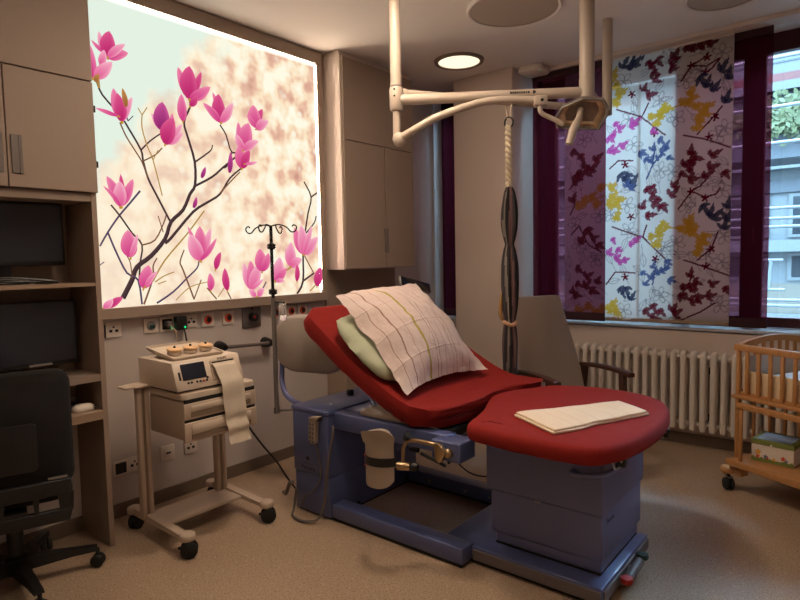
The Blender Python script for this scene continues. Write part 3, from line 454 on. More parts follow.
# ------------------------------------------------------------------ ceiling fittings
t = thing('ceiling_light', 'glowing round recessed lamp in the ceiling beside the beige pillar', 'ceiling light', (-2.525, 3.876, 2.9), group=None)
bm = BM(); lathe(bm, [(.158, 2.899), (.158, 2.884), (.185, 2.884), (.19, 2.899)], (-2.525, 3.876, 0), n=48, caps=False); obj('trim_ring', bm, M['cartdark'], t)
bm = BM(); lathe(bm, [(.157, 2.89), (.157, 2.898)], (-2.525, 3.876, 0), n=48); obj('diffuser', bm, emit('warm_diffuser', (1, .84, .60, 1), .80), t)
def speaker(name, label, cx, cy, rad):
    t = thing(name, label, 'speaker', (cx, cy, 2.9))
    bm = BM(); lathe(bm, [(rad - .014, 2.88), (rad, 2.876), (rad + .006, 2.885), (rad + .006, 2.899)], (cx, cy, 0), n=56, caps=False); obj('rim', bm, M['ceil'], t)
    bm = BM(); lathe(bm, [(rad - .013, 2.884), (rad - .013, 2.898)], (cx, cy, 0), n=56); obj('grille', bm, mat('speaker_mesh', S(176, 162, 146), .9, var=.12, scale=400), t)
speaker('ceiling_speaker', 'larger round mesh disc in the ceiling in front of the glowing lamp', -1.745, 3.285, .275)
speaker('ceiling_speaker', 'smaller round grey disc in the ceiling above the floral curtain', -0.73, 3.94, .215)
t = thing('wireless_access_point', 'flat white box with a green light on the ceiling beside the pillar', 'access point', (-2.206, 4.36, 2.9))
bm = BM(); 
A = rrect(0, 0, .21, .21, .05); 
loft(bm, [[(-2.17 + x * s, 4.42 + y * s, z) for x, y in A] for s, z in ((.9, 2.899), (1, 2.885), (1, 2.862), (.86, 2.848))]); obj('housing', bm, M['white'], t)
bm = BM(); lathe(bm, [(.005, 2.846), (.005, 2.85)], (-2.09, 4.36, 0), n=10); obj('status_light', bm, M['led'], t)
# unseen lamps added out of view to bring up the room light
for i, (lx, ly) in enumerate(((-1.35, 1.55), (-1.35, .1), (.45, 1.2), (-1.9, 2.15))):
    t = thing('ceiling_light', 'added round ceiling lamp out of view that brightens the room', 'ceiling light', (lx, ly, 2.9), group='added lamps out of view')
    bm = BM(); lathe(bm, [(.158, 2.899), (.158, 2.884), (.185, 2.884), (.19, 2.899)], (lx, ly, 0), n=32, caps=False); obj('trim_ring', bm, M['cartdark'], t)
    bm = BM(); lathe(bm, [(.157, 2.89), (.157, 2.898)], (lx, ly, 0), n=32); obj('diffuser', bm, emit('added_lamp_glow', (1, .78, .58, 1), ADDED_LAMP * (.75, .35, .3, 1.25)[i]), t)

# ------------------------------------------------------------------ backlit picture
t = thing('light_box', 'large backlit picture of pink magnolia blossoms on the wall', 'picture', (XL, 1.40, 1.16))
bm = BM()
x0, x1 = XL + .001, -3.165
box(bm, x0, x1, 1.31, 3.052, 2.808, 2.893, .003, 1); box(bm, x0, x1, 1.31, 3.052, 1.105, 1.166, .003, 1)
box(bm, x0, x1, 1.31, 1.40, 1.166, 2.808); box(bm, x0, x1, 3.0, 3.052, 1.166, 2.808, .003, 1)
obj('frame', bm, M['cab'], t, smooth=0)
bm = BM(); lay = bm.loops.layers.float_color.new('print')
XP = -3.18; cnt = [0]
def flat(poly, cols):
    """one printed shape: polygon in picture coordinates, a colour per corner"""
    cnt[0] += 1; x = XP + cnt[0] * 4e-6
    vs = [bm.verts.new((x, 1.40 + p[0], 1.16 + p[1])) for p in poly]
    try: fc = bm.faces.new(vs)
    except ValueError: return
    for lp, c in zip(fc.loops, cols): lp[lay] = c
def cl(p): return (min(max(p[0], 0.0), 1.6), min(max(p[1], 0.005), 1.648))
vs = [bm.verts.new((XP, 1.40 + y, 1.16 + z)) for y, z in ((0, .005), (1.6, .005), (1.6, 1.648), (0, 1.648))]
fc = bm.faces.new(vs)
for lp in fc.loops: lp[lay] = (1, 1, 1, 0)
def srgb(c): return (c[0], c[1], c[2], 1)        # byte colour layer stores sRGB values
BC = {0: ((58, 40, 44), (84, 62, 64)), 1: ((110, 74, 58), (140, 96, 70)), 2: ((176, 140, 64), (170, 130, 70)), 3: ((66, 58, 92), (104, 82, 100))}
def s8(c): return (*[lin(v) / PANEL_STRENGTH / 2 ** EXPOSURE for v in c], 1)
for ps, w0, w1, tone in BRANCHES:
    pts = catmull([(p[0], p[1], 0) for p in ps], 3); L = len(pts)
    for i in range(L - 1):
        a, b = pts[i], pts[i + 1]; d = (b - a)
        if d.length < 1e-6: continue
        nrm = Vector((-d.y, d.x, 0)).normalized(); b = b + d * .06; a = a - d * .06
        wa = (w0 + (w1 - w0) * i / L) * .5; wb = (w0 + (w1 - w0) * (i + 1) / L) * .5
        q = [a + nrm * wa, a - nrm * wa, b - nrm * wb, b + nrm * wb]
        c0, c1 = s8(BC[tone][0]), s8(BC[tone][1])
        flat([cl(p) for p in q], [c1, c0, c0, c1])
PC = {0: ((222, 90, 146), (250, 196, 206)), 1: ((204, 58, 128), (244, 150, 178)), 2: ((184, 36, 104), (228, 100, 148)), 3: ((150, 96, 46), (206, 150, 90)), 4: ((140, 34, 104), (214, 96, 160))}
def mixc(a, b, t): return tuple(a[i] * (1 - t) + b[i] * t for i in range(3))
pr_ = random.Random(5)
for base, tip, w, tone in PETALS:
    b = Vector((base[0], base[1], 0)); tp = Vector((tip[0], tip[1], 0)); d = tp - b; ln = d.length; d.normalize(); nr = Vector((-d.y, d.x, 0))
    bend = pr_.uniform(-.05, .05) * ln
    n = 9
    def sec(t): return w * .56 * (math.sin(PI * min(1, t ** .8 * .93 + .05))) ** .75 if t < 1 else 0
    lo, hi = PC[tone]
    prev = None
    for i in range(n + 1):
        s_ = i / n; c = b + d * (ln * s_) + nr * (bend * math.sin(PI * s_)); ww = sec(s_) + (0.002 if i == 0 else 0)
        row = [(c - nr * ww), (c - nr * ww * .35), (c + nr * ww * .35), (c + nr * ww)]
        k = s_ ** 1.1
        cols = [s8(mixc(lo, hi, min(1, k * .8 + .35))), s8(mixc(lo, hi, k * .75)), s8(mixc(lo, hi, k * .8 + .05)), s8(mixc(lo, hi, min(1, k * .85 + .22)))]
        if prev:
            for j in range(3):
                flat([cl(prev[0][j]), cl(prev[0][j + 1]), cl(row[j + 1]), cl(row[j])], [prev[1][j], prev[1][j + 1], cols[j + 1], cols[j]])
        prev = (row, cols)
    # small ochre bud scales at the foot of each petal
    if tone < 3:
        q = [b + nr * .006, b - nr * .006, b - d * .016 - nr * .003, b - d * .016 + nr * .003]
        flat([cl(p) for p in q], [s8((190, 140, 50))] * 4)
obj('backlit_print', bm, M['lightbox'], t, smooth=0)
bm = BM(); xr = -3.1785                                        # the lamp strips glowing along the edge of the sheet
ge = emit('edge_lamp_glow', (1, .80, .60, 1), RIM)
box(bm, xr - .001, xr, 2.988, 3.0, 1.19, 2.796); obj('edge_light', bm, ge, t, smooth=0)
obj('edge_light', bx(xr - .001, xr, 1.40, 1.412, 1.19, 2.796), ge, t, smooth=0)
bm = BM(); box(bm, xr - .001, xr, 1.42, 2.98, 2.797, 2.808); obj('edge_light', bm, emit('top_edge_lamp_glow', (1, .84, .66, 1), RIM * .22), t, smooth=0)

# ------------------------------------------------------------------ wall unit on the left with desk
UX0, UX1, UY0, UY1 = XL + .002, -2.92, 0.50, 1.30
t = thing('wall_unit', 'tall beige wall unit with cupboard doors, monitor shelves and desk', 'cupboard', (-3.08, 0.9, 0))
for y0 in (UY0, UY1 - .024): obj('side_panel', bx(UX0, UX1, y0, y0 + .024, 0.002, HC - .004), M['cab'], t, smooth=0)
obj('back_panel', bx(UX0, UX0 + .008, UY0 + .024, UY1 - .024, .72, HC - .004), M['carc'], t, smooth=0)
obj('shelf', bx(UX0 + .008, UX1 - .004, UY0 + .024, UY1 - .024, 1.297, 1.314), M['cabedge'], t, smooth=0)
obj('shelf', bx(UX0 + .008, UX1 - .004, UY0 + .024, UY1 - .024, 0.835, 0.868), M['carc'], t, smooth=0)
obj('shelf', bx(UX0 + .008, UX1 - .004, UY0 + .024, UY1 - .024, 1.70, 1.738), M['carc'], t, smooth=0)
obj('desk_top', bx(UX0 + .008, UX1 + .012, UY0 + .024, UY1 - .0245, 0.648, 0.692, .003, 1), M['cabedge'], t, smooth=0)
for y0, y1 in ((0.555, 0.928), (0.932, 1.302)):
    d = obj('door', bx(-2.92, -2.902, y0, y1, 1.742, 2.257, .002, 1), M['cab'], t, smooth=0)
    hy = 0.945 if y0 > .9 else 0.873
    bm = BM(); box(bm, -2.902, -2.896, hy, hy + .042, 1.80, 1.965, .002, 1); box(bm, -2.8965, -2.893, hy + (.03 if y0 > .9 else 0), hy + (.042 if y0 > .9 else .012), 1.80, 1.965)
    obj('handle', bm, M['greymetal'], d, smooth=0)
    if y0 > .9:
        for hz in (1.86, 2.12): obj('hinge', bx(-2.925, -2.90, 1.302, 1.309, hz, hz + .03), M['black'], d, smooth=0)
obj('door', bx(-2.92, -2.902, 0.555, 1.302, 2.263, HC - .006, .002, 1), M['cab'], t, smooth=0)
# monitors on the shelves
def monitor(label, y0, y1, z0, z1, zs, x, plate):
    t = thing('computer_monitor', label, 'monitor', (x, (y0 + y1) / 2, zs))
    obj('bezel', bx(x - .03, x, y0, y1, z0, z1, .005, 2), M['black'], t)
    obj('screen', bx(x - .001, x + .001, y0 + .012, y1 - .012, z0 + .02, z1 - .012), M['screen'], t, smooth=0)
    ym = (y0 + y1) / 2
    obj('stand', bx(x - .045, x - .025, ym - .03, ym + .03, zs + .012, z0 + .08, .004, 1), M['black'], t)
    bm = BM(); prism(bm, rrect(x - .03, ym, .11, .2, .04), zs, zs + .012); obj('foot', bm, M['black'], t)
    if plate: obj('silver_bar', bx(x, x + .012, y0 + .30, y0 + .40, z0 + .002, z0 + .014, .002, 1), M['steel'], t, smooth=0)
monitor('dark computer monitor on the higher shelf of the wall unit', 0.70, 1.216, 1.40, 1.70, 1.314, -3.10, False)
monitor('dark computer monitor with silver bar on the lower shelf', 0.712, 1.236, 0.923, 1.232, 0.868, -3.06, True)
def cable(name, label, pts, r, m, cat='cable', n=5, group=None):
    bm = BM(); tube(bm, catmull(pts, n), r, 8); o = obj(name, bm, m); return prop(o, label, cat, group)
bm = BM()
rr = random.Random(2)
for q in range(4):
    tube(bm, catmull([(-3.0 + rr.uniform(-.015, .015), .78, 1.322 + .006 * q), (-2.97, .92, 1.324 + .008 * q), (-2.98, 1.03 + .02 * q, 1.33 + rr.uniform(-.004, .008)), (-2.99, 1.10 + .01 * q, 1.321), (-3.02, 1.05, 1.321)], 5), .005, 6)
prop(obj('cable_bundle', bm, M['black']), 'black cable bundle lying on the shelf below the higher monitor', 'cable')
t = thing('computer_mouse', 'white computer mouse on the desk of the wall unit', 'computer mouse', (-2.99, 1.215, .692))
bm = BM()
loft(bm, [[(-2.985 + x * s, 1.212 + y * s, .692 + z) for x, y in rrect(0, 0, .062, .105, .03)] for s, z in ((.93, .0015), (1, .010), (.92, .022), (.66, .031), (.3, .034))]); obj('body', bm, M['white'], t)
bm = BM(); tube(bm, catmull([(-3.0, 1.165, .70), (-3.03, 1.12, .697), (-3.08, 1.14, .697), (-3.1, 1.22, .70), (-3.06, 1.255, .70)], 5), .0028, 8); obj('mouse_cable', bm, M['cablegrey'], t)
bm = BM()
tube(bm, catmull([(-2.97, 1.262, .697), (-2.95, 1.25, .703), (-2.94, 1.265, .71), (-2.96, 1.268, .715), (-2.98, 1.256, .70)], 5), .003, 8)
prop(obj('plug_lead', bm, M['cablegrey']), 'short grey lead curled beside the computer mouse', 'cable')

# ------------------------------------------------------------------ office chair
t = thing('office_chair', 'black swivel office chair standing at the desk', 'chair', (-2.90, .865, 0), local=True)
bm = BM(); lathe(bm, [(.045, .06), (.05, .075), (.05, .13), (.032, .14), (.032, .25), (.02, .25), (.02, .40)], n=20); obj('gas_column', bm, M['black'], t)
for a in (68, -4, 140, 212, 284):
    ca, sa = math.cos(math.radians(a)), math.sin(math.radians(a))
    bm = BM(); rg = []
    for d, w, zt, zb in ((.035, .034, .125, .07), (.12, .03, .118, .075), (.22, .024, .108, .08), (.315, .02, .10, .078)):
        rg.append([(ca * d - sa * q, sa * d + ca * q, z) for q, z in ((-w, zb), (w, zb), (w * .75, zt), (-w * .75, zt))])
    loft(bm, rg); leg = obj('leg', bm, M['black'], t)
    cx, cy = ca * .315, sa * .315
    bm = BM()
    for s in (-1, 1): lathe(bm, [(0, -.011), (.024, -.011), (.029, -.006), (.029, .006), (.024, .011), (0, .011)], (0, 0, 0), 'x', 18); 
    # two wheel discs
    bm.free(); bm = BM()
    for s in (-.014, .014):
        st = len(bm.verts); lathe(bm, [(0, -.010), (.024, -.010), (.029, -.005), (.029, .005), (.024, .010), (0, .010)], (s, 0, .029), 'x', 18)
    tube(bm, [(0, 0, .055), (0, 0, .085)], .009, 8); xform(bm, Matrix.Translation((cx, cy, 0)) @ Matrix.Rotation(math.radians(a * 1.7 + 20), 4, 'Z'))
    obj('caster', bm, M['rubber'], leg)
CH = Matrix.Rotation(math.atan2(.3, -.95), 4, 'Z')           # chair faces local +X turned towards the desk
bm = BM(); A = rrect(0, 0, .44, .45, .09, 6)
loft(bm, [[(x * s + .02, y * s, z) for x, y in A] for s, z in ((.8, .40), (.97, .41), (1, .43), (.98, .455), (.86, .468))]); xform(bm, CH); obj('seat', bm, M['meshblack'], t)
bm = BM(); box(bm, -.19, .12, -.05, .05, .375, .40, .01, 2); xform(bm, CH); obj('mechanism', bm, M['black'], t)
def backpt(y, z, o): # gently curved backrest
    return (-.205 - .02 * (z - .45) + .03 * (y / .23) ** 2 + o, y, z)
A = rrect(0, .72, .46, .50, .06, 6)
bm = BM(); loft(bm, [[backpt(x * s, .72 + (z - .72) * s, o) for x, z in A] for s, o in ((.95, -.02), (1, -.012), (1, .012), (.95, .02))]); xform(bm, CH); bk = obj('backrest', bm, M['meshblack'], t)
A2 = rrect(0, .62, .2, .2, .02, 4)
bm = BM(); loft(bm, [[backpt(x * s, .66 + (z - .62) * s, o) for x, z in A2] for s, o in ((1, -.02), (1, -.027), (.95, -.029))]); xform(bm, CH); obj('back_plate', bm, M['black'], bk)
# lower frame with three openings
bm = BM()
for z0, z1 in ((.33, .385), (.445, .51)):
    prism(bm, [(-.20, z0), (.20, z0), (.215, z1), (-.215, z1)], -.245, -.215, 'x', bev=.006)
for y0, y1, sl in ((-.215, -.165, 0), (-.09, -.075, 0), (.03, .045, 0), (.15, .205, 0)):
    prism(bm, [(y0, .38), (y1, .38), (y1 + .004, .45), (y0 - .004, .45)], -.243, -.217, 'x')
prism(bm, [(-.05, .35), (.05, .35), (.05, .40), (-.05, .40)], -.24, -.1, 'x')
xform(bm, CH); obj('back_frame', bm, M['black'], t)
bm = BM(); box(bm, -.232, -.222, -.20, -.13, .512, .522); xform(bm, CH); obj('adjustment_lever', bm, M['steel'], t)

# ------------------------------------------------------------------ cupboard by the window
t = thing('wall_cupboard', 'tall beige cupboard with two handled doors right of the backlit picture', 'cupboard', (-3.12, 3.5, 0))
CX = -3.02; cy0, cy1 = 3.08, 3.90
bm = BM()
for y0 in (cy0, cy1 - .02): box(bm, XL + .002, CX, y0, y0 + .02, 1.33, HC - .03)
box(bm, XL + .002, CX, cy0 + .02, cy1 - .02, 1.33, 1.35); box(bm, XL + .002, CX, cy0 + .02, cy1 - .02, HC - .05, HC - .03); box(bm, XL + .002, XL + .01, cy0 + .02, cy1 - .02, 1.35, HC - .05)
box(bm, XL + .002, CX - .02, cy0 + .01, cy1 - .01, HC - .03, HC - .002)
obj('carcass', bm, M['wall'], t, smooth=0)
obj('door', bx(CX + .001, CX + .02, cy0 + .012, cy1 - .002, 2.268, HC - .05, .002, 1), M['cab'], t, smooth=0)
for y0, y1 in ((cy0 + .012, 3.535), (3.54, cy1 - .002)):
    d = obj('door', bx(CX + .001, CX + .02, y0, y1, 1.337, 2.262, .002, 1), M['cab'], t, smooth=0)
    hy = 3.515 if y0 < 3.5 else 3.543
    bm = BM(); box(bm, CX + .02, CX + .027, hy, hy + .02, 1.45, 1.64, .002, 1); obj('handle', bm, M['greymetal'], d, smooth=0)
obj('back_panel', bx(XL + .002, XL + .012, cy0, cy1, .94, 1.33), M['carc'], t, smooth=0)
bm = BM(); box(bm, XL + .002, CX, cy0, cy1, .003, .90); obj('base_cabinet', bm, M['cab'], t, smooth=0)
obj('counter', bx(XL + .002, CX + .03, cy0, cy1, .90, .94, .003, 1), M['cab'], t, smooth=0)
t = thing('tablet_display', 'small black display with silver edge on the counter behind the pillow', 'display', (-2.98, 3.9, .94))
bm = BM(); box(bm, -.015, .015, -.20, .20, -.045, .045, .012, 3)
MX = Matrix.Translation((-2.86, 3.71, 1.19)) @ Matrix.Rotation(math.radians(-12), 4, 'X') @ Matrix.Rotation(math.radians(-18), 4, 'Y'); xform(bm, MX); obj('casing', bm, M['steel'], t)
bm = BM(); box(bm, .0145, .017, -.19, .19, -.038, .038, .002, 1); xform(bm, MX); obj('screen', bm, M['screen'], t)
bm = BM(); tube(bm, [(-2.985, 3.71, .953), (-2.94, 3.71, 1.05), (-2.878, 3.71, 1.185)], .012, 8); lathe(bm, [(.075, .941), (.075, .95), (.02, .958)], (-2.99, 3.71, 0), n=20); obj('stand', bm, M['black'], t)

# ------------------------------------------------------------------ sockets on the wall
def plate(y, z, w=.08, h=.08, t=.01): return bx(XL + .001, XL + .001 + t, y - w / 2, y + w / 2, z - h / 2, z + h / 2, .003, 2)
def disc(y, z, r, x0, x1): return lathe(BM(), [(r, XL + x0), (r, XL + x1 - .002), (r * .9, XL + x1)], (0, y, z), 'x', 20)
def socket(y, z, label, style, w=.085):
    t = thing('wall_socket', label, 'socket', (XL, y, z - .042))
    obj('cover_plate', plate(y, z, w, w), M['white'], t)
    if style == 'data':
        for q in (-.016, .016):
            obj('port', bx(XL + .011, XL + .0125, y + q - .008, y + q + .008, z - .014, z), M['dark'], t, smooth=0)
        obj('port', bx(XL + .011, XL + .0125, y - .005, y + .005, z + .01, z + .018), M['dark'], t, smooth=0)
    elif style == 'orange':
        obj('socket_ring', disc(y, z, .027, .011, .016), M['orange'], t)
        obj('socket_well', disc(y + .004, z, .018, .0155, .017), M['dark'], t)
    elif style == 'gas':
        obj('outlet', disc(y, z, .026, .011, .018), M['steel'], t)
        obj('outlet_core', bx(XL + .018, XL + .024, y - .012, y + .016, z - .016, z + .004), M['green'], t, smooth=0)
    elif style == 'black':
        obj('insert', bx(XL + .011, XL + .014, y - .03, y + .03, z - .03, z + .03), M['black'], t, smooth=0)
    elif style == 'switch':
        obj('rocker', bx(XL + .011, XL + .018, y - .022, y + .022, z - .02, z + .02, .004, 2), M['white'], t)
        obj('slot', bx(XL + .018, XL + .0195, y - .014, y + .014, z - .004, z + .006), M['dark'], t, smooth=0)
    return t
ZS = 1.045
s1 = socket(1.487, ZS, 'white data socket beside the wall unit under the picture', 'data')
obj('black_tab', bx(XL + .011, XL + .016, 1.437, 1.443, ZS - .04, ZS + .03), M['black'], s1, smooth=0)
socket(1.70, ZS, 'white socket with a green and steel outlet under the picture', 'gas')
s3 = socket(1.797, ZS, 'socket with a black insert holding a round grey plug', 'black')
obj('plug', disc(1.80, ZS, .02, .014, .045), M['cablegrey'], s3); bm = BM(); lathe(bm, [(.006, XL + .0142), (.006, XL + .018)], (0, 1.822, ZS - .022), 'x', 10); obj('indicator', bm, M['led'], s3)
s4 = socket(1.872, ZS + .002, 'socket filled by a square black plug with green light', 'black')
obj('plug', bx(XL + .011, XL + .05, 1.838, 1.906, ZS - .04, ZS + .04, .006, 2), M['black'], s4)
bm = BM(); lathe(bm, [(.006, XL + .05), (.006, XL + .053)], (0, 1.888, ZS - .024), 'x', 10); obj('indicator', bm, M['led'], s4)
socket(1.955, ZS + .004, 'white data socket directly right of the square black plug', 'data', .08)
socket(2.07, ZS, 'orange ringed socket nearest the two plugs', 'orange')
socket(2.217, ZS, 'orange ringed socket left of the square grey plate', 'orange')
socket(2.605, ZS, 'orange ringed socket partly hidden by the infusion pole', 'orange')
socket(2.74, ZS, 'orange ringed socket right of the infusion pole', 'orange')
socket(2.845, ZS, 'orange ringed socket just above the grey headboard', 'orange')
t = thing('gas_outlet', 'square grey wall plate with a dark round knob', 'gas outlet', (XL, 2.40, .96))
obj('cover_plate', bx(XL + .001, XL + .014, 2.325, 2.472, .965, 1.112, .003, 1), M['greymetal'], t)
obj('knob', disc(2.40, 1.035, .03, .014, .05), M['black'], t); obj('knob_ring', disc(2.392, 1.037, .010, .05, .054), M['red'], t)
obj('screw', disc(2.40, 1.09, .008, .014, .018), M['black'], t)
socket(1.487, .275, 'low socket with a black square insert beside the wall unit', 'black')
socket(1.565, .278, 'low white data socket next to the black square one', 'data')
socket(1.765, .285, 'low white switch seen between the trolley columns', 'switch', .09)
socket(1.915, .285, 'low white data socket below the trolley drawers', 'data')
t = thing('wall_rail', 'short dark grey bar with black end knobs on the wall', 'rail', (XL, 2.3, .83))
bm = BM(); tube(bm, [(-3.16, 2.14, .868), (-3.16, 2.51, .852)], .012, 10); obj('bar', bm, M['greymetal'], t)
for y in (2.14, 2.50):
    bm = BM(); lathe(bm, [(0, XL + .002), (.036, XL + .002), (.036, XL + .02), (.028, XL + .06), (.016, XL + .085), (0, XL + .088)], (0, y, .868 - (y - 2.14) * .044), 'x', 20); obj('end_knob', bm, M['black'], t)
# ------------------------------------------------------------------ monitor trolley
t = thing('equipment_trolley', 'cream trolley with two drawers standing by the wall under the picture', 'trolley', (-2.75, 1.71, 0))
for (y0, y1, nm) in ((1.425, 1.485, 0), (1.862, 1.925, 1)):
    bm = BM()
    box(bm, -2.905, -2.865, y0, y0 + .022, .10, .775, .004, 1); box(bm, -2.905, -2.865, y1 - .022, y1, .10, .775, .004, 1)
    col = obj('column', bm, M['cart'], t)
    obj('groove', bx(-2.90, -2.872, y0 + .022, y1 - .022, .10, .77), M['cartdark'], col, smooth=0)
ft = {}
for y in (1.46, 1.93):
    bm = BM()
    prof = [(-3.03, .105), (-2.98, .12), (-2.60, .105), (-2.52, .10)]
    rg = []
    for x, zt in prof: rg.append([(x, y - .024, .084), (x, y + .024, .084), (x, y + .022, zt), (x, y - .022, zt)])
    loft(bm, rg)
    for x in (-3.03, -2.52): lathe(bm, [(.034, .082), (.037, .086), (.037, .108), (.03, .115)], (x, y, 0), n=18)
    ft[y] = obj('foot_rail', bm, M['cart'], t)
    for x, a in ((-3.03, 30), (-2.52, -35)):
        bm = BM()
        for s in (-.016, .016): lathe(bm, [(0, -.012), (.032, -.012), (.04, -.006), (.04, .006), (.032, .012), (0, .012)], (s, 0, .0405), 'x', 20)
        box(bm, -.012, .012, -.02, .02, .03, .083, .004, 1); box(bm, -.008, .008, -.05, -.02, .045, .055, .003, 1)
        xform(bm, Matrix.Translation((x + .012, y, 0)) @ Matrix.Rotation(math.radians(a), 4, 'Z')); obj('caster', bm, M['rubber'], ft[y])
obj('base_shelf', bx(-2.925, -2.715, 1.487, 1.906, .088, .104, .003, 1), M['cart'], t, smooth=0)
obj('badge', bx(-2.735, -2.722, 1.545, 1.575, .102, .1035), M['orange'], t, smooth=0)
bm = BM(); box(bm, -2.955, -2.84, 1.40, 1.50, .776, .792, .008, 2); box(bm, -2.945, -2.86, 1.36, 1.41, .778, .79, .006, 2); obj('handle', bm, M['cart'], t)
obj('drawer_cabinet', bx(-2.875, -2.56, 1.49, 1.905, .545, .735, .006, 2), M['cart'], t)
bm = BM(); prism(bm, rrect(-2.72, 1.697, .335, .425, .03), .742, .772, bev=.004); obj('top', bm, M['plastic'], t)
for z0, z1 in ((.645, .725), (.535, .632)):
    bm = BM(); box(bm, -2.562, -2.548, 1.488, 1.907, z0, z1, .005, 2); d = obj('drawer', bm, M['cart'], t)
    bm = BM(); box(bm, -2.55, -2.545, 1.525, 1.87, z0 + .012, z0 + .036, .002, 1); obj('pull_recess', bm, M['cartdark'], d, smooth=0)
    bm = BM(); box(bm, -2.549, -2.543, 1.525, 1.87, z0 + .036, z1 - .012, .002, 1); obj('drawer_front', bm, M['plastic'], d)
obj('drawer_gap', bx(-2.56, -2.552, 1.495, 1.90, .724, .744), M['dark'], t, smooth=0)
obj('drawer_gap', bx(-2.56, -2.552, 1.495, 1.90, .631, .646), M['dark'], t, smooth=0)

# fetal monitor on the trolley
t = thing('fetal_monitor', 'cream fetal monitor with dark screen and paper strip on the trolley', 'medical monitor', (-2.75, 1.66, .772))
prof = [(-2.93, .785), (-2.572, .785), (-2.568, .795), (-2.612, .917), (-2.625, .922), (-2.93, .922)]
bm = BM(); prism(bm, [(x, z) for x, z in prof], 1.47, 1.85, 'y', bev=.004); obj('housing', bm, M['plastic'], t)
bm = BM(); box(bm, -2.90, -2.60, 1.49, 1.83, .7725, .786); obj('base', bm, M['black'], t, smooth=0)
d = Vector((-.044, 0, .122)).normalized()
FF = face_frame((-2.59, 1.66, .8561), (0, 1, 0), d)                 # local x along the front, y up the slope, z outwards
def onface(x0, x1, y0, y1, z0, z1, bev=0.002):
    return xform(bx(x0, x1, y0, y1, z0, z1, bev, 1), FF)
obj('screen', onface(-.15, -.02, -.026, .055, 0, .0035), M['screen'], t, smooth=0)
obj('side_label', onface(-.168, -.158, -.022, .02, 0, .0025), M['dark'], t, smooth=0)
for i, xx in enumerate((-.125, -.108, -.078, -.06, -.043, -.025)):
    bm = BM(); lathe(bm, [(.0055, 0), (.0055, .004), (.004, .005)], (0, 0, 0), n=10); xform(bm, FF @ Matrix.Translation((xx, -.04, 0))); obj('button', bm, M['red'] if i in (4,) else M['ink'], t)
bm = BM(); lathe(bm, [(.006, 0), (.006, .004)], (0, 0, 0), n=10); xform(bm, FF @ Matrix.Translation((-.018, -.028, 0))); obj('button', bm, M['ink'], t)
pf = onface(.01, .155, -.05, .05, 0, .003); obj('printer_door', pf, M['cart'], t, smooth=0)
sl = onface(.022, .148, .036, .043, .003, .005); obj('paper_slot', sl, M['dark'], t, smooth=0)
obj('tear_bar', onface(.018, .152, .022, .034, .003, .012), M['plastic'], t)
obj('maker_name', text_bm('PHILIPS', .017, FF @ Matrix.Translation((.085, .055, .0015))), M['ink'], t, smooth=0)
# paper strip hanging over the drawers
uvpaper = stripe_mat('chart_paper', S(214, 202, 184), [(x, .006, S(196, 176, 160)) for x in (.2, .35, .5, .65, .8)], bump=.03)
pts = [(-2.604, .893), (-2.575, .878), (-2.555, .835), (-2.535, .80), (-2.531, .76), (-2.534, .70), (-2.529, .64), (-2.535, .60), (-2.522, .56), (-2.531, .52), (-2.522, .475)]
cv = catmull([(x, 0, z) for x, z in pts], 4)
bm = BM(); uvl = bm.loops.layers.uv.new('UVMap'); rows = []
for i, p in enumerate(cv):
    k = i / (len(cv) - 1)
    rows.append([bm.verts.new((p.x + .002 * math.sin(j * 1.7 + k * 9), 1.676 + j * .128 / 6 + k * .045, p.z)) for j in range(7)])
for i in range(len(rows) - 1):
    for j in range(6):
        fc = bm.faces.new((rows[i][j], rows[i][j + 1], rows[i + 1][j + 1], rows[i + 1][j]))
        for lp, (uu, vv) in zip(fc.loops, ((j, i), (j + 1, i), (j + 1, i + 1), (j, i + 1))): lp[uvl].uv = (uu / 6, vv / len(rows))
o = obj('paper_strip', bm, uvpaper, t, smooth=50)
sm = o.modifiers.new('thickness', 'SOLIDIFY'); sm.thickness = .0012
# transducer tray
t = thing('transducer_tray', 'cream tray holding three round transducers on top of the fetal monitor', 'tray', (-2.78, 1.66, .922))
TR = Matrix.Translation((-2.78, 1.645, .934)) @ Matrix.Rotation(math.radians(8), 4, 'Y')
bm = BM(); A = rrect(0, 0, .27, .29, .012, 3)
loft(bm, [[(x * s, y * s, z) for x, y in A] for s, z in ((.9, -.004), (1, .014), (1, .022), (.965, .022), (.955, .012), (.5, .012))]); xform(bm, TR); obj('tray', bm, M['plastic'], t)
bm = BM(); box(bm, -.10, .11, -.11, .11, -.014, -.003); xform(bm, TR); obj('tray_foot', bm, M['black'], t, smooth=0)
for i, yy in enumerate((-.088, 0.0, .088)):
    q = thing('transducer', ['round peach transducer at the end of the tray nearest the wall unit', 'round peach transducer in the middle of the tray', 'round peach transducer at the end of the tray nearest the infusion pole'][i], 'transducer', (-2.74, 1.645 + yy, .946), group='transducers in the tray')
    bm = BM(); lathe(bm, [(.028, .0125), (.034, .018), (.034, .032), (.026, .037)], (.045, yy, 0), n=24); xform(bm, TR); obj('body', bm, M['plastic'], q)
    bm = BM(); lathe(bm, [(.037, .0375), (.039, .041), (.036, .046), (.012, .049), (0, .049)], (.045, yy, 0), n=24); xform(bm, TR); obj('cap', bm, M['peach'], q)
    bm = BM(); lathe(bm, [(.006, .049), (.006, .056), (.004, .058)], (.045, yy, 0), n=10); xform(bm, TR); obj('stud', bm, M['dark'], q)
cable('power_cord', 'black cord dropping from the square wall plug behind the fetal monitor', [(-3.17, 1.872, 1.025), (-3.16, 1.875, .99), (-3.15, 1.885, .9), (-3.12, 1.89, .82), (-3.1, 1.88, .72)], .005, M['black'])
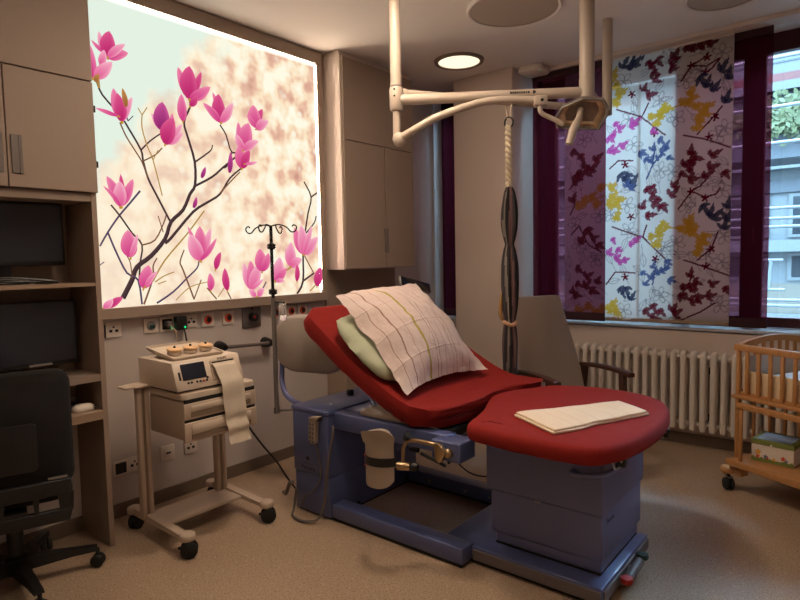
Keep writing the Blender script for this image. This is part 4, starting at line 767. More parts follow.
cable('plug_lead', 'cream lead hanging from the round grey plug behind the fetal monitor', [(-3.185, 1.80, 1.04), (-3.165, 1.82, 1.0), (-3.16, 1.83, .93), (-3.10, 1.83, .85), (-3.0, 1.825, .835), (-2.927, 1.82, .85)], .0045, M['cart'])
cable('power_cord', 'black cord sagging from the trolley down to the floor by the bed', [(-2.72, 1.93, .60), (-2.69, 1.95, .50), (-2.65, 2.01, .38), (-2.64, 2.10, .26), (-2.63, 2.17, .14), (-2.63, 2.26, .03), (-2.68, 2.4, .006), (-2.9, 2.6, .006)], .0055, M['black'], n=8)

# ------------------------------------------------------------------ delivery bed
bed = thing('delivery_bed', 'blue delivery bed with red covered cushions in the middle of the room', 'bed', (-1.7, 2.5, 0))
bm = BM(); box(bm, -2.52, -2.245, 2.137, 2.90, .012, .232, .006, 2); obj('tower_plinth', bm, M['blue'], bed)
bm = BM(); box(bm, -2.522, -2.242, 2.13, 2.905, .232, .572, .006, 2); obj('tower_shell', bm, M['blue'], bed)
bm = BM(); box(bm, -2.527, -2.238, 2.126, 2.91, .574, .598, .005, 2); box(bm, -2.245, -2.0, 2.26, 2.86, .566, .59, .004, 1); obj('tower_lid', bm, M['blue'], bed)
obj('tower_gap', bx(-2.51, -2.25, 2.15, 2.89, .002, .014), M['dark'], bed, smooth=0)
obj('rocker_switch', bx(-2.43, -2.395, 2.47, 2.50, .598, .632, .003, 1), M['black'], bed)
obj('rating_plate', bx(-2.29, -2.275, 2.145, 2.16, .598, .600), M['gold'], bed, smooth=0)
TF = face_frame((-2.36, 2.1298, .262), (1, 0, 0), (0, 0, 1))
bm = text_bm('Partura', .036, TF @ Matrix.Translation((-.045, 0, .0005)))
obj('lettering', bm, M['ink'], bed, smooth=0)
bm = BM(); prism(bm, [(-.014, 0), (.014, 0), (.010, .014), (0, .02), (-.010, .014)], 0, .0012); xform(bm, TF @ Matrix.Translation((-.045, .045, 0)))
box(bm, -2.44, -2.372, 2.1285, 2.1298, .282, .2835); box(bm, -2.43, -2.382, 2.1285, 2.1298, .289, .2905); obj('emblem', bm, M['ink'], bed, smooth=0)
# frame rails on the floor
bm = BM(); box(bm, -2.242, -1.41, 2.145, 2.24, .018, .092, .006, 2); obj('frame_rail', bm, M['blue'], bed)
bm = BM(); box(bm, -2.242, -1.38, 2.812, 2.905, .018, .092, .006, 2); fr = obj('frame_rail', bm, M['blue'], bed)
for x in (-2.08, -1.82, -1.66):
    bm = BM(); lathe(bm, [(.008, 2.8035), (.008, 2.812)], (x, 0, .05), 'y', 10); obj('bolt', bm, M['steel'], fr)
bm = BM(); box(bm, -2.24, -1.42, 2.15, 2.232, .002, .019); box(bm, -2.24, -1.40, 2.82, 2.90, .002, .019); box(bm, -1.55, -.83, 2.235, 2.76, .002, .03); obj('rail_feet', bm, M['dark'], bed, smooth=0)
for q in ((2.35, .03), (2.62, .14)):
    bm = BM(); lathe(bm, [(.011, -2.242), (.011, -2.232)], (0, q[0], q[1]), 'x', 12); obj('stud', bm, M['black'], bed)
# base plate and telescopic foot column
bm = BM(); box(bm, -1.57, -.806, 2.222, 2.81, .028, .082, .006, 2); bp_ = obj('base_plate', bm, M['blue'], bed)
bm = BM(); box(bm, -1.40, -.81, 2.214, 2.223, .022, .07, .002, 1); box(bm, -.807, -.797, 2.23, 2.80, .022, .07, .002, 1); obj('edge_strip', bm, M['taupe'], bp_, smooth=0)
for nm, a in (('column_shell', (-1.376, -.832, 2.30, 2.83, .337, .60)), ('column_shell', (-1.356, -.838, 2.308, 2.81, .14, .338)), ('column_shell', (-1.336, -.846, 2.316, 2.79, .09, .142))):
    bm = BM(); box(bm, *a, .008, 2); obj(nm, bm, M['bluegrey'], bed)
obj('column_gap', bx(-1.335, -.848, 2.318, 2.785, .08, .092), M['dark'], bed, smooth=0)
for x in (-1.128, -1.113):
    bm = BM(); lathe(bm, [(.005, 2.303), (.005, 2.3095)], (x, 0, .332), 'y', 8); obj('rivet', bm, M['steel'], bed)
obj('lettering', text_bm('Partura', .03, face_frame((-.8375, 2.43, .30), (0, 1, 0), (0, 0, 1)) @ Matrix.Translation((-.03, 0, .0008))), M['ink'], bed, smooth=0)
# upper beams and seat frame
bm = BM(); box(bm, -2.24, -1.50, 2.17, 2.245, .50, .59, .006, 2); obj('side_beam', bm, M['blue'], bed)
bm = BM(); box(bm, -2.24, -1.50, 2.80, 2.875, .50, .59, .006, 2); obj('side_beam', bm, M['blue'], bed)
bm = BM(); box(bm, -1.555, -1.40, 2.12, 2.25, .492, .582, .008, 2); cb = obj('clamp_block', bm, M['blue'], bed)
bm = BM(); lathe(bm, [(.012, 2.09), (.022, 2.10), (.022, 2.114), (.014, 2.122)], (-1.455, 0, .535), 'y', 16); obj('clamp_knob', bm, M['gold'], cb)
obj('seat_plate', bx(-2.07, -1.76, 2.2, 2.86, .592, .62, .004, 1), M['padlight'], bed)
obj('seat_gap_shade', bx(-1.75, -1.58, 2.25, 2.95, .588, .598, .002, 1), M['black'], bed)  # black sheet paints in the shade of the gap under the seat
obj('crossbar', bx(-1.62, -1.56, 2.25, 2.80, .50, .585, .004, 1), M['dark'], bed)
obj('foot_plate', bx(-1.38, -.84, 2.25, 2.85, .594, .611, .004, 1), M['black'], bed)
bm = BM(); prism(bm, [(2.25, .56), (2.45, .60), (2.75, .60), (2.8, .56)], -1.50, -1.46, 'x'); obj('hinge_bar', bm, M['black'], bed)

# cushions ------------------------------------------------------------
def cushion_outline(pts, n=5): return [(p.x, p.y) for p in catmull([(a, b, 0) for a, b in pts], n, closed=True)]
def inset(poly, d):
    L = len(poly); out = []
    area = sum(poly[i][0] * poly[(i + 1) % L][1] - poly[(i + 1) % L][0] * poly[i][1] for i in range(L))
    sg = 1 if area > 0 else -1
    for i in range(L):
        a, b = Vector(poly[i - 1]), Vector(poly[(i + 1) % L]); tt = (b - a).normalized()
        out.append((poly[i][0] - tt.y * d * sg, poly[i][1] + tt.x * d * sg))
    return out
FO = [(-1.36, 2.12), (-1.225, 2.085), (-1.09, 2.075), (-.96, 2.075), (-.85, 2.085), (-.775, 2.13), (-.72, 2.26), (-.695, 2.43), (-.69, 2.61), (-.715, 2.82), (-.78, 2.99), (-.88, 3.09), (-1.0, 3.13), (-1.17, 3.14), (-1.31, 3.10), (-1.41, 3.03), (-1.47, 2.91), (-1.53, 2.79), (-1.545, 2.65), (-1.505, 2.53), (-1.445, 2.39), (-1.405, 2.25)]
ol = cushion_outline(FO)
bm = BM(); rings = []
for d, z in ((.05, .612), (.02, .611), (.006, .616), (0, .632), (0, .655), (.004, .670), (.012, .679), (.026, .684), (.06, .6865), (.1, .687)):
    q = inset(ol, d); rings.append([(x, y, z + .003 * noise.noise((x * 14, y * 14, z * 3)) * (1 if z < .67 else .2)) for x, y in q])
loft(bm, rings); obj('foot_cushion', bm, M['cover'], bed, smooth=60)

# seat and backrest: one long cushion bent at the hip
spine = catmull([(-2.415, 0, 1.130), (-2.36, 0, 1.085), (-2.18, 0, .958), (-2.02, 0, .858), (-1.87, 0, .776), (-1.76, 0, .726), (-1.67, 0, .701), (-1.57, 0, .695), (-1.425, 0, .695)], 10)
_l = [0.0]
for a_, b_ in zip(spine, spine[1:]): _l.append(_l[-1] + (b_ - a_).length)
SL = _l[-1]; _n = []
for i in range(121):                                          # even steps along the bend
    d_ = SL * i / 120; k_ = max(q for q in range(len(_l)) if _l[q] <= d_ + 1e-9); k_ = min(k_, len(_l) - 2)
    _n.append(spine[k_].lerp(spine[k_ + 1], (d_ - _l[k_]) / (_l[k_ + 1] - _l[k_])))
spine = _n
def spine_at(s):
    x = s * (len(spine) - 1); i = min(int(x), len(spine) - 2); k = x - i
    p = spine[i] * (1 - k) + spine[i + 1] * k; tt = (spine[i + 1] - spine[i]).normalized()
    return p, Vector((-tt.z, 0, tt.x))
loopA = []
W0, W1, TH = 2.145, 3.12, .097
END_Y = [2.10, 2.15, 2.18, 2.24, 2.32, 2.45, 2.55, 2.61, 2.70, 2.80, 2.90, 2.98, 3.05, 3.10, 3.15]
END_X = [-1.74, -1.69, -1.63, -1.585, -1.558, -1.54, -1.545, -1.585, -1.605, -1.59, -1.54, -1.47, -1.45, -1.47, -1.52]   # outline of the seat's foot end with its notch
def sect(wi, thk_top, thk_bot):
    """closed cross-section loop in (y, n)"""
    y0, y1 = W0 + wi, W1 - wi; out = []
    ny = 40
    for k in range(ny + 1):
        y = y0 + (y1 - y0) * k / ny; e = min(y - y0, y1 - y); out.append((y, thk_top * (1 - max(0, 1 - e / .045) ** 2.4 * .4)))
    out += [(y1 + .006, -.03), (y1 + .006, -.055), (y1 - .012, thk_bot)]
    for k in range(1, 10): out.append((y1 - .012 + (y0 - y1 + .024) * k / 10, thk_bot))
    out += [(y0 + .012, thk_bot), (y0 - .006, -.055), (y0 - .006, -.03)]
    return out
NS = 40; rings = []
for i in range(NS + 1):
    s = i / NS
    hd_ = max(0, 1 - s / .06); ft_ = max(0, 1 - (1 - s) / .12)
    wi = .06 * (1 - math.sqrt(max(0, 1 - hd_ ** 2))) 
    th = 1 - .0 * hd_
    ring = []
    for y, nn in sect(wi, 0.0, -TH + .02 * hd_):
        d = (-1.425 - float(np.interp(y, END_Y, END_X))) * max(0, (s - .66) / .34) ** 1.3
        p, nv = spine_at(max(0, s - d / SL))
        q = p + nv * nn
        wob = .004 * noise.noise((s * 30, y * 3, nn * 10)) * (1.6 if nn < -.03 else .25)
        ring.append((q.x, y, q.z + wob))
    rings.append(ring)
def shrink(ring, k, dx, dz):
    cx = sum(p[0] for p in ring) / len(ring); cz = sum(p[2] for p in ring) / len(ring); cy = sum(p[1] for p in ring) / len(ring)
    return [(p[0] + (cx - p[0]) * k + dx, p[1] + (cy - p[1]) * k * .15, p[2] + (cz - p[2]) * k + dz) for p in ring]
rings = [shrink(rings[0], .5, -.018, .014), shrink(rings[0], .2, -.012, .009)] + rings + [shrink(rings[-1], .2, .010, 0), shrink(rings[-1], .5, .016, 0)]
bm = BM(); loft(bm, rings); bc = obj('back_cushion', bm, M['cover'], bed, smooth=65)
# backrest underside plate
bm = BM()
for a0, a1 in ((.03, .55),):
    rg = []
    for i in range(9):
        p, nv = spine_at(a0 + (a1 - a0) * i / 8)
        rg.append([tuple(Vector((p.x, y, p.z)) + nv * nn) for y, nn in ((2.27, -.098), (2.92, -.098), (2.92, -.116), (2.27, -.116))])
    loft(bm, rg)
obj('backrest_plate', bm, M['black'], bed)
# grey headboard pad on its bent blue tube
bm = BM(); A = rrect(-2.60, .905, .53, .345, .165, 8)
loft(bm, [[(-2.60 + (x + 2.60) * s, y, .905 + (z - .905) * s) for x, z in A] for s, y in ((.90, 2.40), (.97, 2.392), (1, 2.372), (1, 2.35), (.96, 2.328), (.88, 2.318))])
xform(bm, rot_about((-2.60, 2.36, .9), 'Z', 14)); obj('headboard', bm, M['pad'], bed)
bm = BM(); tube(bm, catmull([(-2.845, 2.36, 1.00), (-2.86, 2.355, .93), (-2.86, 2.35, .82), (-2.855, 2.34, .74), (-2.82, 2.31, .66), (-2.74, 2.27, .60), (-2.62, 2.24, .575), (-2.52, 2.24, .57)], 6), .016, 12)
hb = obj('headboard_tube', bm, M['bluetube'], bed)
bm = BM(); lathe(bm, [(.019, 0), (.019, .02), (.012, .028), (0, .03)], (-2.845, 2.36, .995), n=14); obj('tube_cap', bm, M['cart'], hb)
obj('bracket', bx(-2.87, -2.72, 2.335, 2.35, .745, .785, .003, 1), M['bluetube'], hb)
bm = BM(); tube(bm, catmull([(-2.24, 2.42, .86), (-2.2, 2.4, .76), (-2.14, 2.36, .66), (-2.08, 2.33, .61)], 6), .013, 10); obj('support_tube', bm, M['bluetube'], bed)

# leg holder on the near side
lh = BM(); cx, cy = -1.765, 2.07
rg = []
for k in range(9):
    vv = k / 8; z = .345 + .265 * vv
    w = 96
    flare = .02 * max(0, vv - .8) / .2
    inner, outer = [], []
    for j in range(13):
        a = math.radians(262 + (j / 12 - .5) * 2 * w * .62)
        qj = abs(j / 12 - .5) * 2; zz = z + .05 * (j / 12 - .4) * max(0, (vv - .4) / .6) - .055 * qj ** 4 * max(0, (vv - .6) / .4) + .035 * qj ** 4 * max(0, (.4 - vv) / .4) + .012 * (j / 12)
        outer.append((cx + (.112 + flare) * math.cos(a), cy + (.112 + flare) * math.sin(a), zz)); inner.append((cx + .098 * math.cos(a), cy + .098 * math.sin(a), zz))
    rg.append(outer + inner[::-1])
loft(lh, rg); lhp = obj('leg_holder', lh, M['padlight'], bed, smooth=50)
bm = BM(); rg = []
for z in (.448, .488):
    o_, i_ = [], []
    for j in range(13):
        a = math.radians(262 + (j / 12 - .5) * 126)
        zz = z + .012 * j / 12
        o_.append((cx + .1165 * math.cos(a), cy + .1165 * math.sin(a), zz)); i_.append((cx + .1122 * math.cos(a), cy + .1122 * math.sin(a), zz))
    rg.append(o_ + i_[::-1])
loft(bm, rg); obj('strap', bm, M['black'], lhp)
for q in ((.442), (.490)):
    a = math.radians(232); obj('strap_tag', xform(bx(-.012, .012, -.002, .002, -.004, .004), Matrix.Translation((cx + .117 * math.cos(a), cy + .117 * math.sin(a), q)) @ Matrix.Rotation(a + PI / 2, 4, 'Z')), M['red'], lhp, smooth=0)
bm = BM(); tube(bm, [(-1.70, 2.02, .457), (-1.66, 2.04, .457)], .011, 10); tube(bm, [(-1.735, 1.985, .459), (-1.70, 2.02, .457)], .008, 8); obj('holder_pin', bm, M['gold'], lhp)
bm = BM(); tube(bm, [(-1.685, 2.035, .452), (-1.635, 2.06, .452)], .019, 14)
tube(bm, catmull([(-1.665, 2.048, .46), (-1.668, 2.055, .50), (-1.672, 2.065, .535), (-1.655, 2.075, .562), (-1.62, 2.085, .568), (-1.55, 2.10, .567), (-1.505, 2.10, .566)], 6), .0095, 10)
box(bm, -1.66, -1.50, 2.085, 2.105, .558, .576, .004, 1)
prism(bm, [(-1.52, .575), (-1.49, .578), (-1.455, .545), (-1.475, .50), (-1.49, .49), (-1.51, .50)], 2.085, 2.108, 'y', bev=.003)
arm = obj('holder_arm', bm, M['gold'], bed)
bm = BM(); lathe(bm, [(0, -.0), (.018, .004), (.022, .02), (.017, .038), (0, .044)], (0, 0, 0), 'x', 16); xform(bm, Matrix.Translation((-1.636, 2.06, .452)) @ Matrix.Rotation(math.radians(25), 4, 'Z')); obj('arm_knob', bm, M['black'], arm)
bm = BM(); tube(bm, [(-1.665, 2.07, .572), (-1.64, 2.06, .60)], [.012, .019], 10); obj('arm_knob', bm, M['black'], arm)
bm = BM(); tube(bm, [(-1.60, 2.10, .51), (-1.47, 2.11, .475)], .008, 8); lathe(bm, [(0, 0), (.011, .005), (.012, .05), (0, .056)], (-1.66, 2.095, .523), 'x', 12); obj('release_lever', bm, M['black'], arm)
cable('hydraulic_lead', 'thin black leads dangling under the seat of the delivery bed', [(-1.58, 2.3, .52), (-1.57, 2.3, .44), (-1.60, 2.32, .40), (-1.585, 2.32, .47), (-1.55, 2.34, .40), (-1.48, 2.4, .34), (-1.38, 2.6, .30)], .004, M['black'])
# side grip and clips of the foot section
bm = BM(); tube(bm, catmull([(-.955, 2.302, .507), (-.948, 2.275, .507), (-.90, 2.262, .512), (-.83, 2.262, .528), (-.785, 2.29, .55), (-.775, 2.33, .572)], 6), .011, 10); obj('side_grip', bm, M['bluetube'], bed)
for (x, y, z) in ((-.775, 2.30, .585), (-.745, 2.80, .585)):
    bm = BM(); lathe(bm, [(0, 0), (.019, .004), (.023, .018), (.018, .032), (0, .036)], (x, y, z), 'x', 14); k = obj('clip_knob', bm, M['black'], bed)
    bm = BM(); box(bm, -.004, .004, -.02, -.012, -.025, .025); box(bm, -.004, .004, .012, .02, -.025, .025); box(bm, -.004, .004, -.012, .012, .017, .025); box(bm, -.004, .004, -.012, .012, -.025, -.017)
    xform(bm, Matrix.Translation((x + .008, y - .026, z)) @ Matrix.Rotation(math.radians(30), 4, 'X') @ Matrix.Rotation(math.radians(-50), 4, 'Z')); obj('clip', bm, M['steel'], k, smooth=0)
# brake pedals at the foot end
bm = BM(); tube(bm, catmull([(-.80, 2.40, .045), (-.775, 2.42, .045), (-.772, 2.50, .052), (-.775, 2.60, .055), (-.80, 2.63, .055)], 5), .020, 12); box(bm, -.80, -.775, 2.48, 2.53, .03, .06, .004, 1); pd = obj('pedal_bar', bm, M['taupe'], bed)
bm = BM(); lathe(bm, [(.024, 0), (.026, .008), (.024, .02), (0, .024)], (-.765, 2.39, .052), n=16); obj('pedal_cap', bm, M['red'], pd, label='red round pedal cap')
bm = BM(); lathe(bm, [(.024, 0), (.026, .008), (.024, .02), (0, .024)], (-.768, 2.61, .062), n=16); obj('pedal_cap', bm, M['green'], pd, label='dark green round pedal cap')
obj('pedal_foot', bx(-.80, -.77, 2.48, 2.53, .003, .03, .006, 1), M['taupe'], pd)

# hand control hanging on the tower, and its cable
t = thing('hand_control', 'cream button handset hooked on the front of the blue bed tower', 'remote control', (-2.33, 2.11, .42))
HM = Matrix.Translation((-2.328, 2.108, .487)) @ Matrix.Rotation(math.radians(4), 4, 'Y')
bm = BM(); prism(bm, rrect(0, 0, .048, .135, .010), -.014, .014, 'y', bev=.003); xform(bm, HM); hb_ = obj('handset', bm, M['padlight'], t)
bm = BM(); prism(bm, [(-.024, .062), (.03, .062), (.05, .082), (.05, .092), (-.01, .078), (-.026, .072)], -.018, .012, 'y', bev=.003); xform(bm, HM); obj('hook', bm, M['padlight'], t)
bm = BM(); box(bm, .028, .052, -.012, .018, .062, .085, .004, 1); xform(bm, HM); obj('hook_rest', bm, M['black'], t)
for r_ in range(5):
    for c_ in (-.011, .011):
        bm = BM(); prism(bm, rrect(c_, .04 - r_ * .024, .013, .016, .004, 3), -.0165, -.0138, 'y'); xform(bm, HM); obj('button', bm, M['greymetal'], hb_)
cable('handset_cable', 'thin grey cable running from the handset down the bed tower', [(-2.318, 2.115, .418), (-2.31, 2.123, .36), (-2.30, 2.126, .28), (-2.31, 2.118, .2), (-2.36, 2.115, .14), (-2.41, 2.112, .11), (-2.44, 2.105, .05)], .0045, M['cablegrey'], n=6)
cable('bed_cable', 'grey cable looping from the bed tower to the floor and back', [(-2.226, 2.15, .515), (-2.20, 2.13, .52), (-2.195, 2.118, .47), (-2.225, 2.105, .30), (-2.245, 2.095, .12), (-2.27, 2.07, .03), (-2.34, 2.03, .013), (-2.44, 2.04, .012), (-2.49, 2.09, .02), (-2.50, 2.112, .07), (-2.49, 2.115, .13)], .007, M['cablegrey'], n=7)
bm = BM(); tube(bm, catmull([(-2.62, 2.13, .075), (-2.59, 2.12, .075), (-2.55, 2.10, .115), (-2.51, 2.085, .165), (-2.485, 2.085, .175)], 5), [.011] * 21, 10)
prop(obj('cable_plug', bm, M['cablegrey']), 'grey plug end hooked beside the bottom of the blue bed tower', 'plug')

# infusion pole at the head of the bed
t = thing('infusion_pole', 'slim infusion pole with curled hooks in front of the picture', 'infusion stand', (-2.69, 2.16, .52))
px_, py_ = -2.70, 2.165
bm = BM(); tube(bm, [(px_, py_, .525), (px_, py_, 1.19)], .0135, 12); obj('pole', bm, M['steel'], t)
bm = BM(); tube(bm, [(px_, py_, 1.18), (px_, py_, 1.605)], .0095, 12); obj('upper_pole', bm, M['black'], t)
for z in (1.225, 1.485):
    bm = BM(); lathe(bm, [(.012, z - .018), (.024, z - .012), (.024, z + .012), (.012, z + .018)], (px_, py_, 0), n=14); tube(bm, [(px_, py_, z), (px_ + .03, py_ - .01, z)], .009, 8); obj('collar', bm, M['black'], t)
for a in (20, 200, 110, 290):
    ca, sa = math.cos(math.radians(a)), math.sin(math.radians(a)); L_ = .15 if a in (20, 200) else .11
    pts = [(0, 1.60), (.05, 1.608), (L_ - .05, 1.592), (L_ - .02, 1.565), (L_ + .006, 1.568), (L_ + .016, 1.59), (L_, 1.603), (L_ - .012, 1.595)]
    bm = BM(); tube(bm, catmull([(px_ + ca * d, py_ + sa * d, z) for d, z in pts], 5), .004, 8); obj('hook', bm, M['black'], t)
bm = BM(); tube(bm, [(px_, py_, .53), (-2.535, 2.19, .555)], .007, 8); lathe(bm, [(.018, .515), (.018, .55)], (px_, py_, 0), n=14); obj('mount', bm, M['steel'], t)
bm = BM(); tube(bm, [(px_, py_, 1.165), (px_ + .075, py_ + .02, 1.165)], .006, 8); obj('holder_arm', bm, M['black'], t)
bm = BM(); lathe(bm, [(.016, 1.06), (.022, 1.065), (.022, 1.15), (.012, 1.16)], (px_ + .06, py_ + .016, 0), n=16)
k = N('clear_plastic'); p_ = k.n('BsdfPrincipled'); p_.inputs['Transmission Weight'].default_value = .85; p_.inputs['Roughness'].default_value = .15; p_.inputs['Base Color'].default_value = (.9, .9, .9, 1)
obj('drip_bottle', bm, k.done(p_), t)

# pillows and towel ------------------------------------------------------
PL = Vector((1, 0, -.985)).normalized()                       # down the backrest
PN = Vector((-PL.z, 0, PL.x)) * 1.0                           # out of the backrest
def pillow(name, c, w, h, thick, m, label, twist=0, PL=PL, lift=0.0, flange=0.0, wr=.006, seed=0, pw=2.6, corners=None):
    """w along y, h along the slope; uv.x runs across the stripes"""
    PN = Vector((-PL.z, 0, PL.x)); bm = BM(); uvl = bm.loops.layers.uv.new('UVMap'); nu, nv = 36, 36; G = {}
    ct, st_ = math.cos(twist), math.sin(twist)
    for side in (0, 1):
        for i in range(nu + 1):
            for j in range(nv + 1):
                if side and (i in (0, nu) or j in (0, nv)): G[1, i, j] = G[0, i, j]; continue
                a, b = i / nu * 2 - 1, j / nv * 2 - 1
                fa = min(1, (1 - abs(a)) / (.5 - flange) if flange == 0 else max(0, (1 - abs(a) - flange)) / (1 - flange)); fb = max(0, (1 - abs(b) - flange)) / (1 - flange)
                fa = max(0, (1 - abs(a) - flange)) / (1 - flange)
                hgt = thick / 2 * ((1 - (1 - fa) ** pw) * (1 - (1 - fb) ** pw)) ** .62 + .0015
                pin = 1 - .05 * (1 - b * b) * abs(a) ** 3; pin2 = 1 - .05 * (1 - a * a) * abs(b) ** 3
                y, s_ = a * w / 2 * pin, b * h / 2 * pin2
                if corners: 
                    dy, ds = corners(a, b); y += dy; s_ += ds
                y, s_ = y * ct - s_ * st_, y * st_ + s_ * ct
                wv = wr * noise.noise((y * 9 + seed, s_ * 9, side * 5)) * (1.5 if min(fa, fb) < .35 else .7) + wr * .7 * noise.noise((y * 24 + seed, s_ * 24, side))
                q = Vector(c) + Vector((0, 1, 0)) * y + PL * s_ + PN * ((1 if side == 0 else -.75) * hgt + wv + lift * (1 - a * a) * (1 - b * b))
                G[side, i, j] = bm.verts.new(q)
    for side in (0, 1):
        for i in range(nu):
            for j in range(nv):
                q = [(i, j), (i + 1, j), (i + 1, j + 1), (i, j + 1)]
                try: fc = bm.faces.new([G[side, a, b] for a, b in (q if side == 0 else q[::-1])])
                except ValueError: continue
                for lp, (a, b) in zip(fc.loops, (q if side == 0 else q[::-1])): lp[uvl].uv = (a / nu, b / nv)
    o = obj(name, bm, m, smooth=80)
    return prop(o, label, 'pillow')
striped = stripe_mat('striped_pillowcase', S(208, 190, 184), [(.16, .010, S(150, 116, 104)), (.24, .005, S(182, 150, 140)), (.33, .020, S(166, 150, 80)), (.42, .005, S(152, 124, 122)), (.45, .005, S(152, 124, 122)), (.52, .010, S(186, 168, 168)), (.60, .005, S(146, 120, 120)), (.645, .006, S(168, 142, 140)), (.72, .01, S(186, 168, 168)), (.80, .005, S(150, 124, 122)), (.88, .005, S(164, 138, 136)), (.08, .006, S(164, 134, 126))], bump=.5, creases=((.30, .010), (.56, .010), (.80, .008)))
pillow('pillow', (-2.035, 2.525, .945), .84, .55, .17, M['greenpillow'], 'plump sage green pillow under the striped one on the backrest', PL=Vector((.78, 0, -.63)).normalized(), wr=.009, seed=3, pw=3.2, corners=lambda a, b: (-.07 * (1 if a > 0 else -1) * abs(a) ** 3 * b * b, -.06 * (1 if b > 0 else -1) * abs(b) ** 3 * a * a))
def cor(a, b): return (.0, 0.03 * (1 if b > 0 else 0) * (abs(a) ** 3 - .3) + (.05 * a * a * b * b if a < 0 and b < 0 else 0) + .012)
pillow('pillow', (-1.998, 2.54, 1.012), .74, .69, .13, striped, 'square cream pillow with thin coloured stripes on the backrest', lift=.085, flange=.05, wr=.012, seed=9, pw=2.4, corners=cor)
# folded towel
tow = stripe_mat('striped_towel', S(226, 208, 184), [(x, .004, S(202, 178, 150)) for x in (.2, .3, .46, .62, .78)], bump=.2)
t = thing('folded_towel', 'folded cream striped cloth lying on the red foot cushion', 'towel', (-1.0, 2.48, .687))
for L_, (z0, z1, d) in enumerate(((.688, .699, 0), (.6965, .7085, .008))):
    bm = BM(); uvl = bm.loops.layers.uv.new('UVMap')
    q = [(-1.245 + d, 2.32), (-.985, 2.15 + d), (-.79 - d, 2.66), (-.925, 2.80 - d), (-1.075 + d, 2.60)]
    q = [(-1.245 + d, 2.32 + d), (-.98, 2.165 + d), (-.765 - d, 2.685 - d), (-.945 + d, 2.80 - d)]
    nn = 12; G = {}
    for i in range(nn + 1):
        for j in range(nn + 1):
            a, b = i / nn, j / nn
            P_ = (Vector(q[0]) * (1 - a) * (1 - b) + Vector(q[1]) * a * (1 - b) + Vector(q[2]) * a * b + Vector(q[3]) * (1 - a) * b)
            ed = min(i, nn - i, j, nn - j) / nn; P_ = P_ + Vector((.014 * noise.noise((P_.y * 9, L_, 1)), .014 * noise.noise((P_.x * 9, L_, 4))))
            wv = (.009 * noise.noise((P_.x * 6 + 3, P_.y * 6, 0)) + .006) * min(1, ed * 3) * (.3 + .7 * L_)
            for s_, zz in ((0, z0), (1, z1)): G[s_, i, j] = bm.verts.new((P_.x, P_.y, zz + wv))
    def addf(vs, us):
        fc = bm.faces.new(vs)
        for lp, u_ in zip(fc.loops, us): lp[uvl].uv = u_
    for i in range(nn):
        for j in range(nn):
            us = [(j / nn, i / nn), (j / nn, (i + 1) / nn), ((j + 1) / nn, (i + 1) / nn), ((j + 1) / nn, i / nn)]
            id_ = [(i, j), (i + 1, j), (i + 1, j + 1), (i, j + 1)]
            addf([G[1, a, b] for a, b in id_], us); addf([G[0, a, b] for a, b in id_[::-1]], us[::-1])
    for k in range(nn):
        for e in (((k, 0), (k + 1, 0)), ((nn, k), (nn, k + 1)), ((k + 1, nn), (k, nn)), ((0, k + 1), (0, k))):
            (a, b), (c_, d_) = e; addf([G[0, a, b], G[0, c_, d_], G[1, c_, d_], G[1, a, b]], [(b / nn, a / nn), (d_ / nn, c_ / nn), (d_ / nn, c_ / nn), (b / nn, a / nn)])
    fo_ = obj('fold', bm, tow, t, smooth=60)
    mb_ = fo_.modifiers.new('soft_edge', 'BEVEL'); mb_.width = .0042; mb_.segments = 3; mb_.limit_method = 'ANGLE'; mb_.angle_limit = math.radians(50)
# ------------------------------------------------------------------ ceiling rig with sling, and the lamp
t = thing('ceiling_rig', 'cream steel tube frame hanging from the ceiling on three poles above the bed', 'ceiling frame', (-1.6, 3.2, 2.9))
P1, P2, P3 = (-2.115, 2.605), (-1.255, 3.19), (-1.385, 3.86)
ZB = 2.285
def pole(p, r0, z0, r1, zs):
    bm = BM(); lathe(bm, [(r0, zs), (r0, 2.8985)], (p[0], p[1], 0), n=24); po = obj('pole', bm, M['rig'], t)
    return po
po = pole(P1, .031, 0, 0, 2.36)
bm = BM(); lathe(bm, [(.034, 2.362), (.034, 2.35), (.026, 2.35)], (*P1, 0), n=24); obj('joint_ring', bm, M['greymetal'], po)
bm = BM(); lathe(bm, [(.03, 2.225), (.037, 2.235), (.039, 2.34), (.034, 2.352), (.0, 2.352)], (*P1, 0), n=24); obj('sleeve', bm, M['rig'], t)
for z in (2.30, 2.335):
    bm = BM(); lathe(bm, [(.006, -.04), (.006, .0)], (0, 0, 0), 'y', 8); xform(bm, Matrix.Translation((P1[0] - .004, P1[1] - .002, z)) @ Matrix.Rotation(math.radians(30), 4, 'Z')); obj('screw', bm, M['dark'], t)
po = pole(P2, .040, 0, 0, 2.36)
bm = BM(); lathe(bm, [(.0, 2.24), (.041, 2.24), (.0415, 2.355), (.0385, 2.357), (.0385, 2.362)], (*P2, 0), n=24); obj('sleeve', bm, M['rig'], t)
po = pole(P3, .031, 0, 0, 2.30)
d12 = (Vector((*P2, 0)) - Vector((*P1, 0))).normalized()
bm = BM(); tube(bm, [Vector((*P1, ZB)) + d12 * .02, Vector((*P2, ZB)) - d12 * .02], .029, 16); obj('crossbar', bm, M['rig'], t)
fr_ = Vector((d12.y, -d12.x, 0))                             # towards the viewer
for i, (w, h) in enumerate(((.010, .011), (.009, .010), (.010, .011), (.008, .011), (.009, .008), (.008, .010), (.009, .011), (.006, .010), (.009, .011))):
    q = Vector((*P1, ZB + .006)) + d12 * (.63 + i * .0118)
    bm = BM(); box(bm, -w / 2, w / 2, -h / 2, h / 2, .0284, .0296); box(bm, -w / 2, -w / 2 + .002, -.007, .007, .0284, .0297); xform(bm, face_frame(q, d12, (0, 0, 1))); obj('lettering', bm, M['ink'], t, smooth=0)
